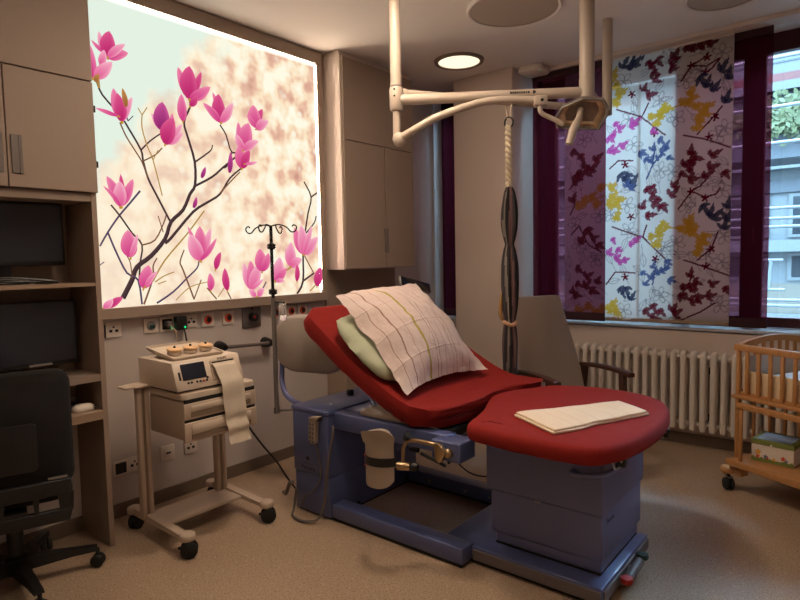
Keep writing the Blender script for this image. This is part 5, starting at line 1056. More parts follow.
bm = BM(); prism(bm, [(-.008, -.009), (0, -.009), (.008, -.004), (.008, .004), (0, .009), (-.008, .009)], .0278, .0298); xform(bm, face_frame(Vector((*P1, ZB + .006)) + d12 * .755, d12, (0, 0, 1))); obj('emblem', bm, M['ink'], t, smooth=0)
bm = BM(); tube(bm, [(P1[0] + .02, P1[1] + .03, 2.325), (P3[0], P3[1] - .02, 2.33)], .022, 14); lathe(bm, [(.03, 2.30), (.033, 2.31), (.033, 2.345), (.0, 2.36)], (P1[0] + .012, P1[1] + .055, 0), n=16); obj('rear_bar', bm, M['rig'], t)
bm = BM(); tube(bm, [(P2[0], P2[1], 2.30), (P3[0], P3[1], 2.32)], .022, 14); obj('rear_bar', bm, M['rig'], t)

t = thing('examination_lamp', 'examination lamp with faceted reflector on a curved cream spring arm', 'lamp', (-1.30, 3.10, 2.15))
bm = BM(); lathe(bm, [(.021, 2.065), (.021, 2.23), (.0, 2.23)], (*P1, 0), n=18); obj('drop_shaft', bm, M['rig'], t)
bm = BM(); lathe(bm, [(0, -.036), (.022, -.034), (.037, -.02), (.037, .02), (.022, .034), (0, .036)], (0, 0, 0), 'y', 20); xform(bm, Matrix.Translation((-2.085, 2.59, 2.062)) @ Matrix.Rotation(math.radians(34), 4, 'Z')); obj('joint', bm, M['rig'], t)
arm_pts = [(-2.085, 2.58, 2.06), (-1.99, 2.61, 2.107), (-1.88, 2.68, 2.170), (-1.70, 2.80, 2.232), (-1.57, 2.89, 2.243), (-1.43, 2.985, 2.232)]
bm = BM(); tube(bm, catmull(arm_pts, 7), .021, 14); obj('spring_arm', bm, M['rig'], t)
K = Vector((-1.425, 2.985, 2.228))
bm = BM(); box(bm, -.04, .03, -.026, .026, -.026, .026, .006, 2); xform(bm, Matrix.Translation(K) @ Matrix.Rotation(math.radians(36), 4, 'Z')); kn = obj('knuckle', bm, M['rig'], t)
bm = BM(); lathe(bm, [(.008, -.033), (.008, -.025)], (0, 0, 0), 'y', 14); xform(bm, Matrix.Translation(K) @ Matrix.Rotation(math.radians(36), 4, 'Z')); obj('bolt', bm, M['dark'], kn)
bm = BM(); tube(bm, catmull([(-1.428, 2.975, 2.20), (-1.425, 2.975, 2.175), (-1.41, 2.99, 2.155), (-1.355, 3.03, 2.122), (-1.33, 3.05, 2.10)], 5), .0125, 12); obj('lamp_yoke', bm, M['rig'], t)
nrm = Vector((.33, -.80, -.50)).normalized(); rt = Vector((.80, .60, 0)); rt = (rt - nrm * rt.dot(nrm)).normalized(); up_ = nrm.cross(rt)
LF = Matrix.Translation((-1.252, 3.115, 2.155)) @ Matrix((rt, up_, nrm)).transposed().to_4x4()
OUTL = [(-.138, -.02), (-.112, .035), (-.012, .088), (.104, .084), (.130, .045), (.136, .01), (.100, -.078), (-.125, -.078)]
def ringl(s, z, dy=0): return [(x * s, y * s + dy, z) for x, y in OUTL]
bm = BM(); loft(bm, [ringl(.86, .004), ringl(1, .004), ringl(1.0, .018), ringl(.95, .022), ringl(.88, .018)], caps=False); loft(bm, [ringl(.86, .004), ringl(.88, .018)], caps=False); xform(bm, LF); obj('rim', bm, M['greymetal'], t, smooth=0)
bm = BM(); loft(bm, [ringl(1, .01), ringl(.97, -.03), ringl(.72, -.075), ringl(.3, -.085)], caps=False); bm.faces.new([bm.verts.new(p) for p in ringl(.3, -.085)]); xform(bm, LF); obj('housing', bm, M['greymetal'], t, smooth=0)
bm = BM(); loft(bm, [ringl(.9, .008), ringl(.78, -.026), ringl(.62, -.036)], caps=False); xform(bm, LF); obj('reflector', bm, M['lampgold'], t, smooth=0)
bm = BM(); bm.faces.new([bm.verts.new(p) for p in ringl(.63, -.035)]); xform(bm, LF); obj('lamp_window', bm, mat('smoked_glass', S(128, 108, 100), .2, var=.3, scale=60), t, smooth=0)
bm = BM(); tube(bm, [LF @ Vector((-.01, .02, -.02)), LF @ Vector((-.012, -.01, .03)), Vector((-1.275, 3.05, 2.06)), Vector((-1.29, 3.035, 1.99))], [.016, .018, .023, .019], 14); obj('handle', bm, M['rig'], t)

# sling
SX, SY = -1.748, 3.222
t = thing('birthing_sling', 'twisted dark striped cloth sling hanging by a white rope over the bed', 'sling', (SX, SY, 2.3))
bm = BM(); tube(bm, catmull([(SX, SY - .026, 2.335), (SX - .018, SY, 2.30), (SX - .010, SY, 2.235), (SX, SY, 2.222), (SX + .010, SY, 2.235), (SX + .018, SY, 2.30), (SX, SY + .026, 2.335), (SX, SY, 2.362)], 5, closed=True), .005, 8, caps=False); obj('carabiner', bm, M['rope'], t)
bm = BM(); tube(bm, [(SX + .028 * math.cos(a), SY, 2.205 + .032 * math.sin(a)) for a in [2 * PI * i / 24 for i in range(25)]], .0055, 8); obj('ring', bm, M['black'], t)
for ph in (0, PI):
    bm = BM(); tube(bm, [(SX + .012 * math.cos(ph + i * .55), SY + .012 * math.sin(ph + i * .55), 2.185 - i * .00585) for i in range(62)], .0125, 7); obj('rope', bm, M['rope'], t)
bm = BM(); tube(bm, catmull([(SX, SY, 1.84), (SX - .012, SY, 1.81), (SX, SY, 1.79), (SX + .012, SY, 1.81)], 4, closed=True), .008, 8); obj('rope_loop', bm, M['rope'], t)
cols = [mat('sling_charcoal', S(52, 48, 52), .85, bump=.1), mat('sling_black', S(24, 22, 26), .85), mat('sling_mauve', S(98, 74, 74), .85), mat('sling_taupe', S(112, 104, 98), .85)]
prof = [(1.82, .018), (1.79, .030), (1.70, .045), (1.60, .048), (1.52, .036), (1.475, .026), (1.44, .034), (1.35, .046), (1.22, .047), (1.10, .042), (1.03, .033), (.995, .030), (.96, .036), (.86, .044), (.72, .042), (.58, .036), (.52, .02)]
pz = catmull([(z, r_, 0) for z, r_ in prof], 4)
na = 48; rg = []
for q in pz:
    z, rr_ = q.x, q.y; ring = []
    for k in range(na):
        a = 2 * PI * k / na
        rr2 = rr_ * (1 + .13 * math.sin(a * 7 + z * 3) + .09 * math.sin(a * 11 - z * 4))
        ring.append((SX + rr2 * math.cos(a), SY + rr2 * math.sin(a), z))
    rg.append(ring)
bm = BM(); loft(bm, rg)
for fc in bm.faces:
    c_ = fc.calc_center_median(); a = (math.atan2(c_.y - SY, c_.x - SX) + .25 * math.sin(c_.z * 5)) % (2 * PI)
    fc.material_index = [1, 0, 2, 1, 3, 0, 1, 2, 1, 0, 3, 1, 2, 0][int(a / (2 * PI) * 14) % 14]
obj('sling_cloth', bm, cols, t, smooth=60)
bm = BM(); tube(bm, [(SX + .036 * math.cos(a), SY + .034 * math.sin(a), .992 + .008 * math.sin(a * 2)) for a in [2 * PI * i / 20 for i in range(21)]], .013, 8); obj('knot', bm, mat('sling_peach_tie', S(188, 148, 120), .8), t)
bm = BM(); tube(bm, catmull([(SX - .03, SY - .02, 1.0), (SX - .05, SY - .03, 1.05), (SX - .048, SY - .02, 1.15), (SX - .036, SY - .01, 1.22)], 5), [.004, .006, .009, .011, .012, .013, .013, .012, .011, .010, .009, .008, .007, .005, .004, .003], 8); obj('tie_end', bm, mat('sling_tan_tie', S(150, 116, 70), .8), t)

# ------------------------------------------------------------------ armchair behind the bed
t = thing('armchair', 'taupe high backed armchair with dark wooden armrests behind the bed', 'armchair', (-1.60, 3.60, 0))
fw = Vector((.883, -.469, 0)); sv = Vector((.469, .883, 0)); O0 = Vector((-1.80, 3.42, 0))
def ac(f_, s_, z): return O0 + fw * f_ + sv * s_ + Vector((0, 0, z))
bm = BM(); rg = []
for z, fb, s0, s1 in ((.40, .06, 0, .50), (.62, 0.0, .0, .50), (.80, -.05, .005, .475), (1.0, -.10, .012, .44), (1.11, -.128, .02, .425), (1.128, -.134, .03, .415)):
    k = .035
    rg.append([tuple(ac(fb + d, s_, z)) for d, s_ in ((-k, s0 + .02), (-k, s1 - .02), (-k * .4, s1), (k * .6, s1), (k, s1 - .02), (k, s0 + .02), (k * .6, s0), (-k * .4, s0))])
loft(bm, rg); obj('backrest', bm, M['chairfab'], t, smooth=50)
bm = BM(); rg = []
for z, i_ in ((.37, .02), (.39, 0), (.46, 0), (.48, .025)):
    rg.append([tuple(ac(a, b, z)) for a, b in ((.02 + i_, .01 + i_), (.50 - i_, .01 + i_), (.50 - i_, .49 - i_), (.02 + i_, .49 - i_))])
loft(bm, rg); obj('seat', bm, M['chairfab'], t, smooth=50)
for s_ in (-.03, .53):
    bm = BM(); rg = []
    for p in catmull([(-.02, .655, 0), (.10, .668, 0), (.25, .672, 0), (.38, .665, 0), (.445, .655, 0)], 4):
        rg.append([tuple(ac(p.x, s_ + q, p.y + zz)) for q, zz in ((-.025, -.012), (.025, -.012), (.025, .008), (.018, .013), (-.018, .013), (-.025, .008))])
    loft(bm, rg); obj('armrest', bm, M['darkwood'], t)
    for f0, f1, z1 in ((.40, .37, .66), (-.06, .02, .66)):
        bm = BM(); loft(bm, [[tuple(ac(a + d, s_ + q, z)) for d, q in ((-.02, -.016), (.02, -.016), (.02, .016), (-.02, .016))] for a, z in ((f0, .0), (f1, z1))]); obj('leg', bm, M['darkwood'], t, smooth=0)
bm = BM(); loft(bm, [[tuple(ac(.02, s_, z)) for s_, z in ((-.03, .33), (.53, .33), (.53, .37), (-.03, .37))], [tuple(ac(.05, s_, z)) for s_, z in ((-.03, .33), (.53, .33), (.53, .37), (-.03, .37))]]); obj('seat_rail', bm, M['darkwood'], t, smooth=0)

# ------------------------------------------------------------------ radiator
t = thing('radiator', 'long cream column radiator below the curtained window', 'radiator', (-1.0, 4.53, .12))
bm = BM(); x0 = -1.835
for y in (4.478, 4.565): tube(bm, [(x0, y, .17), (x0, y, .685)], .019, 18)
loft(bm, [[(x0 + x, y, z) for x, y in rrect(0, 4.5215, .034, .12, .015, 4)] for z in (.150, .163, .205, .215)])
loft(bm, [[(x0 + x * s, 4.5215 + (y - 4.5215) * s, z) for x, y in rrect(0, 4.5215, .034, .122, .015, 4)] for s, z in ((1, .635), (1, .685), (.9, .70), (.55, .708))])
for z in (.185, .665): lathe(bm, [(.02, x0 - .032), (.02, x0 + .032)], (0, 4.5215, z), 'x', 14)
s0 = obj('section', bm, M['rad'], t)
for i in range(1, 26):
    c_ = s0.copy(); C.objects.link(c_); c_.parent = t; c_.location = (.065 * i, 0, 0)
for z in (.56, .22): obj('wall_bracket', bx(-.93, -.90, 4.585, 4.638, z - .02, z + .02), M['dark'], t, smooth=0)
for xx in (-1.6, -.2, .6): obj('bracket_foot', bx(xx, xx + .025, 4.55, 4.638, .17, .19), M['rad'], t, smooth=0)
bm = BM(); tube(bm, [(-1.90, 4.53, .665), (-1.866, 4.53, .665)], .012, 10); lathe(bm, [(.02, -1.925), (.02, -1.895)], (0, 4.53, .665), 'x', 12); obj('valve', bm, M['dark'], t)
bm = BM(); tube(bm, catmull([(-1.90, 4.53, .185), (-1.95, 4.53, .185), (-1.97, 4.56, .17), (-1.97, 4.60, .10), (-1.97, 4.60, .005)], 4), .010, 10); tube(bm, [(-1.868, 4.53, .185), (-1.905, 4.53, .185)], .013, 10); obj('supply_pipe', bm, M['rad'], t)

# ------------------------------------------------------------------ curtains
CF = {'m': (100, 14, 34), 'g': (186, 66, 140), 'n': (40, 44, 72), 'b': (70, 82, 122), 'y': (204, 160, 48), 't': (96, 38, 48)}
BASE = (222, 214, 206)
def fabric(x0, x1, z0, z1, step=.005):
    nx, nz = int(round((x1 - x0) / step)), int(round((z1 - z0) / step))
    X, Z = np.meshgrid(np.linspace(x0, x1, nx + 1), np.linspace(z0, z1, nz + 1))
    img = np.ones(X.shape + (3,)) * np.array([lin(v) for v in BASE])
    def put(mask, c, al=1.0): img[mask] = img[mask] * (1 - al) + np.array([lin(v) for v in c]) * al
    def seg(a, b, w):
        dx, dz = b[0] - a[0], b[1] - a[1]; L2 = dx * dx + dz * dz + 1e-9
        tt = np.clip(((X - a[0]) * dx + (Z - a[1]) * dz) / L2, 0, 1)
        return (X - a[0] - tt * dx) ** 2 + (Z - a[1] - tt * dz) ** 2 < w * w
    rg_ = random.Random(4)
    for cx, cz in C_OUT:                                    # faint outlined blossoms
        for k in range(5):
            a = k * 2 * PI / 5 + cx * 7; px, pz = cx + .034 * math.cos(a), cz + .034 * math.sin(a)
            ca, sa = math.cos(a), math.sin(a)
            u_ = (X - px) * ca + (Z - pz) * sa; v_ = -(X - px) * sa + (Z - pz) * ca
            e = (u_ / .028) ** 2 + (v_ / .017) ** 2
            put((e < 1.3) & (e > .66), (128, 120, 122), .6)
    for i in range(46):                                     # fine grey pen lines: leaf outlines and twigs
        cx, cz, a = rg_.uniform(x0, x1), rg_.uniform(z0, z1), rg_.uniform(0, 6.3); ca, sa = math.cos(a), math.sin(a)
        u_ = ((X - cx) * ca + (Z - cz) * sa) / .05; v_ = (-(X - cx) * sa + (Z - cz) * ca) / .02
        q = np.abs(v_) - (1 - u_ ** 2); put((np.abs(u_) < 1) & (np.abs(q) < .2), (128, 120, 122), .5)
        put(seg((cx - ca * .12, cz - sa * .12), (cx + ca * .05, cz + sa * .05), .0026), (120, 100, 104), .6)
    for kd, ps in C_STEM:
        for a, b in zip(ps, ps[1:]): put(seg(a, b, .0055), CF[kd])
    for cx, cz in C_DOT:
        for k in range(5):
            a = k * 2 * PI / 5 + cx * 9; put(seg((cx, cz), (cx + .024 * math.cos(a), cz + .024 * math.sin(a)), .006), CF['m'])
    for kd, cx, cz, ang, ln, wd in C_LEAF:
        if not (x0 - .1 < cx < x1 + .1): continue
        a0 = math.radians(ang); bx_, bz_ = cx - math.cos(a0) * ln * .5, cz - math.sin(a0) * ln * .5
        for da, kl, kw in ((0, 1.25, 1.25), (rg_.uniform(.55, 1.0), rg_.uniform(.6, .95), 1.1), (-rg_.uniform(.55, 1.0), rg_.uniform(.55, .9), 1.1)):
            a = a0 + da; ca, sa = math.cos(a), math.sin(a); l2, w2_ = ln * kl, wd * kw
            qx, qz = bx_ + ca * l2 * .5, bz_ + sa * l2 * .5
            sel = (np.abs(X - qx) < .1) & (np.abs(Z - qz) < .1)
            if not sel.any(): continue
            u_ = ((X - qx) * ca + (Z - qz) * sa) / (l2 / 2); v_ = (-(X - qx) * sa + (Z - qz) * ca) / (w2_ / 2)
            if kd == 'y': mk = u_ ** 2 + v_ ** 2 < 1 + .45 * np.sin(5 * np.arctan2(v_, u_) + cx * 40 + da)
            else: mk = (np.abs(u_) < 1) & (np.abs(v_ - .25 * (1 - u_ ** 2) * math.sin(cx * 50 + da)) < (1 - u_ ** 2) * (.85 - .25 * u_ + .12 * np.sin(9 * u_ + cz * 30)))
            put(mk & sel, CF[kd], .9)
            if kd != 'y': put(mk & sel & (np.abs(v_) < .16), tuple(min(255, c + 34) for c in CF[kd]), .6)
    return X, Z, img
def print_panel(label, x0, x1, y, z0=.905, z1=2.868):
    X, Z, img = fabric(x0, x1, z0, z1); nz, nx = X.shape
    Y = y + .006 * np.sin((X - x0) * 21 + .6) + .003 * np.sin(Z * 2.1 + X * 6)
    co = np.stack([X, Y, Z], -1).reshape(-1, 3)
    idx = np.arange(nz * nx).reshape(nz, nx)
    fa = np.stack([idx[:-1, :-1], idx[:-1, 1:], idx[1:, 1:], idx[1:, :-1]], -1).reshape(-1, 4)
    me = bpy.data.meshes.new('printed_cloth'); org = np.array([(x0 + x1) / 2, y, z0])
    me.vertices.add(len(co)); me.vertices.foreach_set('co', (co - org).ravel())
    me.loops.add(fa.size); me.loops.foreach_set('vertex_index', fa.ravel()); me.polygons.add(len(fa)); me.polygons.foreach_set('loop_start', np.arange(0, fa.size, 4)); me.polygons.foreach_set('loop_total', np.full(len(fa), 4))
    me.update(calc_edges=True); me.polygons.foreach_set('use_smooth', np.ones(len(fa), bool))
    at = me.color_attributes.new('print', 'FLOAT_COLOR', 'POINT'); at.data.foreach_set('color', np.concatenate([img.reshape(-1, 3), np.ones((nz * nx, 1))], 1).ravel().astype(np.float32))
    me.materials.append(M['print'])
    t = thing('curtain_panel', label, 'curtain', tuple(org))
    o = bpy.data.objects.new('printed_cloth', me); C.objects.link(o); o.parent = t
    obj('bottom_bar', bx(x0, x1, y - .006, y + .006, z0 - .012, z0 + .012, .003, 1), M['cabedge'], t, smooth=0)
    obj('top_carrier', bx(x0, x1, y - .008, y + .008, z1 - .01, z1 + .004, .002, 1), M['wall'], t, smooth=0)
    return t
def sheer_panel(label, x0, x1, y, z0=.895, z1=2.866):
    t = thing('sheer_panel', label, 'curtain', ((x0 + x1) / 2, y, z0))
    bm = BM(); rows = []
    for j in range(13):
        z = z0 + (z1 - z0) * j / 12
        rows.append([bm.verts.new((x0 + (x1 - x0) * i / 24, y + .005 * math.sin(i * .6), z)) for i in range(25)])
    for a, b in zip(rows, rows[1:]):
        for i in range(24): bm.faces.new((a[i], a[i + 1], b[i + 1], b[i]))
    obj('sheer_cloth', bm, M['sheer'], t, smooth=60)
    obj('hem', bx(x0, x1, y - .008, y + .008, z0 - .008, z0 + .055, .002, 1), M['hem'], t, smooth=0)
    obj('top_carrier', bx(x0, x1, y - .008, y + .008, z1 - .045, z1 + .004, .002, 1), M['hem'], t, smooth=0)
    return t
print_panel('floral print curtain panel hanging behind the lamp, half covered by wine red sheer', -1.97, -1.385, 4.55)
print_panel('floral print curtain panel in front of the wider wine red sheer panel', -1.405, -.79, 4.577)
sheer_panel('narrow wine red sheer curtain panel hanging over the print beside the pillar', -2.235, -1.632, 4.525)
sheer_panel('wine red sheer curtain panel at the open end of the floral curtain', -1.165, -.568, 4.608)

sheer_panel('plum sheer panel in the small window between cupboard and pillar', -3.17, -2.86, 4.56, .87)
# ------------------------------------------------------------------ bedside crib
t = thing('baby_crib', 'beech wood baby crib on castors beside the radiator', 'crib', (-.609, 3.853, 0), math.radians(-28), local=True)
def cb(nm, *a, bev=.004, parent=None, m='cribwood'):
    return obj(nm, bx(*a, bev, 2), M[m], parent or t)
LU, LV = .95, .56
for x, y in ((0, 0), (LU, 0), (0, LV), (LU, LV)): cb('post', x - .010, x + .012, y - .010, y + .014, .19, .865)
cb('top_rail', -.02, LU + .03, -.018, .010, .835, .872); cb('top_rail', -.02, LU + .03, LV - .01, LV + .02, .835, .872)
cb('middle_rail', -.03, LU + .03, -.022, .012, .556, .576); cb('middle_rail', .05, LU, -.075, -.045, .514, .546)
cb('middle_rail', -.02, LU + .02, LV - .012, LV + .018, .57, .60)
for k in range(13):
    u_ = .058 + k * .068
    cb('slat', u_ - .010, u_ + .010, -.012, .004, .588, .838, bev=.003)
    cb('slat', u_ - .011, u_ + .011, LV, LV + .014, .60, .838, bev=.003)
cb('lower_slat', .058, .076, -.066, -.052, .208, .515, bev=.003)
for k in range(11):
    u_ = .06 + k * .08
    cb('lower_slat', u_ - .010, u_ + .010, LV - .002, LV + .012, .208, .572, bev=.003)
for x in (0.0, LU):
    bm = BM(); rg = []
    for i in range(13):
        s_ = i / 12; z = .838 + .035 * math.sin(PI * s_)
        rg.append([(x - .012, LV * s_, z), (x + .014, LV * s_, z), (x + .014, LV * s_, z + .036), (x - .012, LV * s_, z + .036)])
    loft(bm, rg); obj('arched_rail', bm, M['cribwood'], t)
    cb('end_rail', x - .01, x + .012, 0, LV, .575, .605)
    for k in range(7):
        v_ = .07 + k * .07
        cb('end_slat', x - .006, x + .008, v_ - .011, v_ + .011, .60, .845 + .03 * math.sin(PI * v_ / LV), bev=.003)
        if k % 2: cb('end_slat', x - .006, x + .008, v_ - .009, v_ + .009, .225, .58, bev=.003)
cb('bed_board', .0, LU, 0, LV, .575, .595, bev=.002)
obj('bumper', bx(.018, LU - .02, .012, .032, .585, .72, .008, 2), M['bumper'], t)
bm = BM(); box(bm, .018, .038, .035, LV - .02, .63, .80, .008, 2); box(bm, .04, LU - .02, LV - .03, LV - .012, .63, .80, .008, 2); obj('bumper', bm, mat('grey_bumper', S(188, 178, 172), .85), t)
obj('mattress', bx(.04, LU - .03, .036, LV - .035, .596, .68, .02, 3), M['whitecloth'], t)
cb('lower_shelf', -.006, LU + .03, -.07, LV + .02, .178, .206)
cb('shelf_lip', -.008, LU + .03, -.082, -.069, .172, .210, bev=.003)
for x, y in ((-.034, -.02), (LU + .02, -.02), (-.034, LV + .03), (LU + .02, LV + .03)):
    bm = BM(); lathe(bm, [(.04, .106), (.046, .112), (.046, .132), (.04, .138)], (x, y, 0), n=24); box(bm, x + .02, x + .10, y - .025, y + .035, .11, .177, .004, 1); fo = obj('foot_block', bm, M['cribwood'], t)
    bm = BM(); lathe(bm, [(.038, .138), (.038, .141)], (x, y, 0), n=20); obj('felt_disc', bm, M['bumper'], fo)
    bm = BM()
    for s in (-.015, .015): lathe(bm, [(0, -.009), (.030, -.009), (.036, -.004), (.036, .004), (.030, .009), (0, .009)], (s, 0, .037), 'x', 20)
    box(bm, -.008, .008, -.02, .02, .04, .085, .003, 1); tube(bm, [(0, 0, .08), (0, 0, .108)], .008, 8)
    xform(bm, Matrix.Translation((x, y, 0)) @ Matrix.Rotation(math.radians(62), 4, 'Z')); ca_ = obj('caster', bm, M['rubber'], fo)
    bm = BM(); box(bm, -.012, .012, -.03, .03, .078, .084); xform(bm, Matrix.Translation((x, y, 0)) @ Matrix.Rotation(math.radians(62), 4, 'Z')); obj('brake', bm, M['steel'], fo, smooth=0)
CRIB = Matrix.Translation((-.609, 3.853, 0)) @ Matrix.Rotation(math.radians(-28), 4, 'Z')
# bedding in the crib
def cloth(name, label, cat, u0, u1, v0, v1, z, amp, m, seed, thick=.012):
    bm = BM(); n = 16; A = {}
    for i in range(n + 1):
        for j in range(n + 1):
            u_, v_ = u0 + (u1 - u0) * i / n, v0 + (v1 - v0) * j / n
            e = min(i, n - i, j, n - j) / n
            h = amp * (.5 + noise.noise((u_ * 9 + seed, v_ * 9, seed))) * min(1, e * 6) + thick
            for s_, zz in ((0, z), (1, z + max(h, .004))): A[s_, i, j] = bm.verts.new(CRIB @ Vector((u_, v_, zz)))
    for i in range(n):
        for j in range(n):
            q = [(i, j), (i + 1, j), (i + 1, j + 1), (i, j + 1)]
            bm.faces.new([A[1, a, b] for a, b in q]); bm.faces.new([A[0, a, b] for a, b in q[::-1]])
    for k in range(n):
        for (a, b), (c_, d_) in (((k, 0), (k + 1, 0)), ((n, k), (n, k + 1)), ((k + 1, n), (k, n)), ((0, k + 1), (0, k))): bm.faces.new((A[0, a, b], A[0, c_, d_], A[1, c_, d_], A[1, a, b]))
    return prop(obj(name, bm, m, smooth=70), label, cat)
cloth('baby_blanket', 'white blanket spread over the mattress of the crib', 'blanket', .10, .60, .07, .48, .681, .03, M['whitecloth'], 2)
k = N('dark_patterned_cloth'); p_ = k.n('BsdfPrincipled'); p_.inputs['Roughness'].default_value = .85; tc = k.n('TexCoord'); vv_ = k.n('TexVoronoi'); vv_.inputs['Scale'].default_value = 34; k.l(tc, 'Object', vv_, 'Vector')
r_ = k.n('ValToRGB'); r_.color_ramp.interpolation = 'CONSTANT'; r_.color_ramp.elements[0].color = S(30, 28, 36); r_.color_ramp.elements[1].position = .52; r_.color_ramp.elements[1].color = S(170, 170, 180); k.l(vv_, 'Distance', r_, 'Fac'); k.l(r_, 'Color', p_, 'Base Color')
cloth('sleeping_bag', 'dark patterned cloth crumpled on the white crib blanket', 'cloth', .33, .56, .16, .40, .728, .05, k.done(p_), 7, .02)
# box on the lower shelf
t = thing('storage_box', 'pale cardboard box printed with a flower meadow on the crib shelf', 'box', (-.533, 3.846, 0), math.radians(-10), local=True)
grassm = mat('printed_grass', S(112, 122, 58), .7, var=.35, scale=40); boxm = mat('pale_card', S(214, 204, 192), .7, var=.02)
bu0, bu1, bv0, bv1, bz = 0.0, .21, .0, .2, .2065
obj('body', bx(bu0, bu1, bv0, bv1, bz, bz + .115, .002, 1), boxm, t, smooth=0)
bm = BM(); rb = random.Random(8); top = [(bu0 + (bu1 - bu0) * i / 24, bz + .018 + .012 * rb.random()) for i in range(25)]
prism(bm, [(bu0, bz + .001)] + [(bu1, bz + .001)] + top[::-1], bv0 - .0012, bv0 - .0002, 'y'); obj('grass_print', bm, grassm, t, smooth=0)
fl = [M['orange'], mat('yellow_print', S(214, 160, 50), .7), M['red'], mat('blue_print', S(96, 110, 140), .7)]
for i, (uu, zz, ss) in enumerate(((.15, .055, .013), (.148, .03, .009), (.20, .034, .010), (.21, .027, .007), (.255, .026, .008), (.315, .04, .011), (.335, .03, .008))):
    bm = BM(); poly = [(bu0 + (uu - .105) * .76 + ss * (1 + .35 * math.sin(5 * a)) * math.cos(a), bz + zz + ss * (1 + .35 * math.sin(5 * a)) * math.sin(a)) for a in [2 * PI * j / 30 for j in range(30)]]
    prism(bm, poly, bv0 - .0018, bv0 - .001, 'y'); obj('flower_print', bm, fl[(i * 3 + 1) % 4], t, smooth=0)
bm = BM(); box(bm, bu0 - .004, bu1 + .004, bv0 - .004, bv1 + .004, bz + .098, bz + .126, .003, 1); lid = obj('lid', bm, grassm, t, smooth=0)
bm = BM(); box(bm, bu0 + .02, bu1 - .02, bv0 + .02, bv1 - .02, bz + .126, bz + .1275); obj('lid_picture', bm, mat('printed_sky', S(150, 170, 190), .7, var=.25, scale=18), lid, smooth=0)
bm = BM(); lathe(bm, [(.006, -.002), (.006, .0)], (bu0 + .10, bv0 - .004, bz + .104), 'y', 10); obj('lid_button', bm, M['white'], lid)

# ------------------------------------------------------------------ outside: the building across the street and its scaffolding
FY = 11.0
t = thing('building', 'pale building across the street seen through the window behind scaffolding', 'building', (-3, FY + .5, -3))
fx0, fx1 = -16, 9
fac = mat('pale_render', S(60, 64, 66), .8, var=.06, scale=.7); stone = mat('buff_render', S(64, 60, 53), .8, var=.06, scale=1.5); lead = mat('blue_grey_cladding', S(35, 40, 46), .7, var=.08, scale=2); brick = mat('red_tile_band', S(65, 29, 28), .8, var=.2, scale=9)
pane = mat('street_window_pane', S(22, 28, 33), .2, var=.35, scale=1.6)
bm = BM(); box(bm, fx0, fx1, FY, FY + 6, -3, 5.4); obj('wall', bm, fac, t, smooth=0)
def band(nm, z0, z1, pr_, m): return obj(nm, bx(fx0, fx1, FY - pr_, FY - .001, z0, z1), m, t, smooth=0)
for zz in (4.32, 4.55, 4.8, 5.05): band('cladding_joint', zz, zz + .025, .01, lead)
band('tile_band', 4.0, 4.13, .12, brick); band('gutter', 3.86, 3.99, .2, fac); band('shadow_joint', 3.80, 3.85, .05, lead)
band('tile_band', 2.74, 2.84, .25, brick); band('ledge', 2.66, 2.73, .3, fac); band('cladding', 2.32, 2.50, .06, lead)
band('ledge', 1.40, 1.58, .25, fac); band('lower_wall', -3, .90, .02, stone); band('plinth_line', .20, .42, .12, lead)
k_ = 0
for z0, z1 in ((2.86, 3.66), (1.62, 2.30), (.95, 1.38)):
    for i in range(15):
        x = fx0 + .5 + i * 1.6
        w_ = obj('window', bx(x, x + 1.35, FY - .03, FY - .005, z0, z1), fac, t, smooth=0)
        bm = BM()
        for a, b in ((x + .06, x + .63), (x + .72, x + 1.29)): box(bm, a, b, FY - .034, FY - .0295, z0 + .05, z1 - .05)
        obj('pane', bm, pane, w_, smooth=0)
t = thing('scaffolding', 'metal scaffold rails and braces in front of the building across the street', 'scaffolding', (-3, 7.5, -3))
scm = mat('galvanised_tube', S(69, 74, 77), .4, var=.05)
for i in range(12):
    x = -9.6 + i * 1.35
    bm = BM(); tube(bm, [(x, 7.9, -3), (x, 7.9, 5)], .024, 8); obj('standard', bm, scm, t)
for z in (.82, .88, 1.67, 1.76, 1.87, 2.56, 2.94, 3.45):
    bm = BM(); tube(bm, [(-10.5, 7.5, z), (6, 7.5, z)], .018, 8); obj('guard_rail', bm, scm, t)
for z in (.62, 2.40): obj('deck', bx(-10.5, 6, 7.55, 8.2, z, z + .05), lead, t, smooth=0)
for x in (-5.3, -3.9, -2.5, -1.17, .3, 1.7):
    bm = BM(); tube(bm, [(x, 7.52, 1.31), (x + .38, 7.52, 1.31)], .016, 8); tube(bm, [(x, 7.52, 1.31), (x + .25, 7.52, .99)], .016, 8); tube(bm, [(x + .25, 7.52, .99), (x + .27, 7.52, 1.31)], .016, 8); tube(bm, [(x - .05, 7.52, .99), (x + .40, 7.52, .99)], .016, 8); obj('bracket', bm, scm, t)
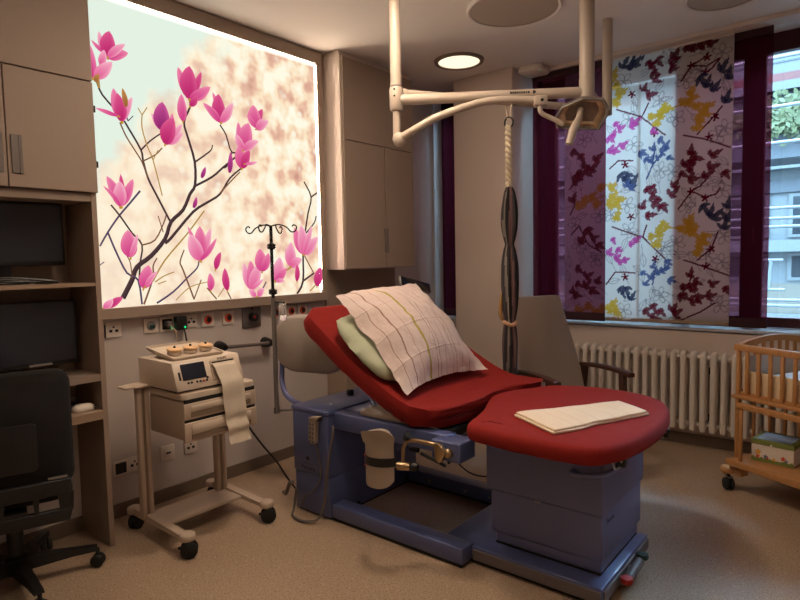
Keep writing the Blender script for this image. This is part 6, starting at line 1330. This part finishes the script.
bm = BM(); rb = random.Random(6)
for i in range(1400):
    c_ = Vector((rb.gauss(-.9, .5), 10.5 + rb.random() * .3, 3.42 + rb.gauss(0, .14)))
    a = rb.random() * 6.3; v1 = Vector((math.cos(a), .4 * rb.random() - .2, math.sin(a))) * .06; v2 = Vector((-math.sin(a), .4 * rb.random(), math.cos(a))) * .03
    bm.faces.new([bm.verts.new(c_ + q) for q in (v1, v2, -v1, -v2)])
t = thing('balcony_shrub', 'yellow green shrub on the ledge of the building across the street', 'shrub', (-.9, 10.7, 2.84))
obj('foliage', bm, mat('yellow_green_leaves', S(40, 48, 10), .7, var=.3, scale=6), t, smooth=0)
obj('planter', bx(-2.4, .6, 10.72, 10.9, 2.841, 3.3), lead, t, smooth=0)
struct('ground', bx(-20, 12, 5.2, 20, -3.2, -3.0), mat('asphalt', S(100, 102, 106), .9))

# ------------------------------------------------------------------ daylight and view
w = bpy.data.worlds.new('overcast'); bpy.context.scene.world = w; w.use_nodes = True
nt = w.node_tree; bg = nt.nodes['Background']
# overcast sky: brighter overhead than at the horizon
tcw = nt.nodes.new('ShaderNodeTexCoord'); spw = nt.nodes.new('ShaderNodeSeparateXYZ'); nt.links.new(tcw.outputs['Generated'], spw.inputs[0])
mrw = nt.nodes.new('ShaderNodeMapRange'); mrw.inputs['From Min'].default_value = 0; mrw.inputs['From Max'].default_value = 1; mrw.inputs['To Min'].default_value = SKY * .4; mrw.inputs['To Max'].default_value = SKY * 1.6
nt.links.new(spw.outputs['Z'], mrw.inputs['Value']); nt.links.new(mrw.outputs['Result'], bg.inputs['Strength'])
bg.inputs['Color'].default_value = (.50, .76, 1.0, 1)
vs_ = bpy.context.scene.view_settings
bpy.context.scene.display_settings.display_device = 'sRGB'
vs_.view_transform = 'Standard'; vs_.look = 'None'; vs_.gamma = 1.0; vs_.exposure = EXPOSURE; vs_.use_curve_mapping = False
bpy.context.scene.cycles.max_bounces = 10
bpy.context.scene.cycles.transparent_max_bounces = 16
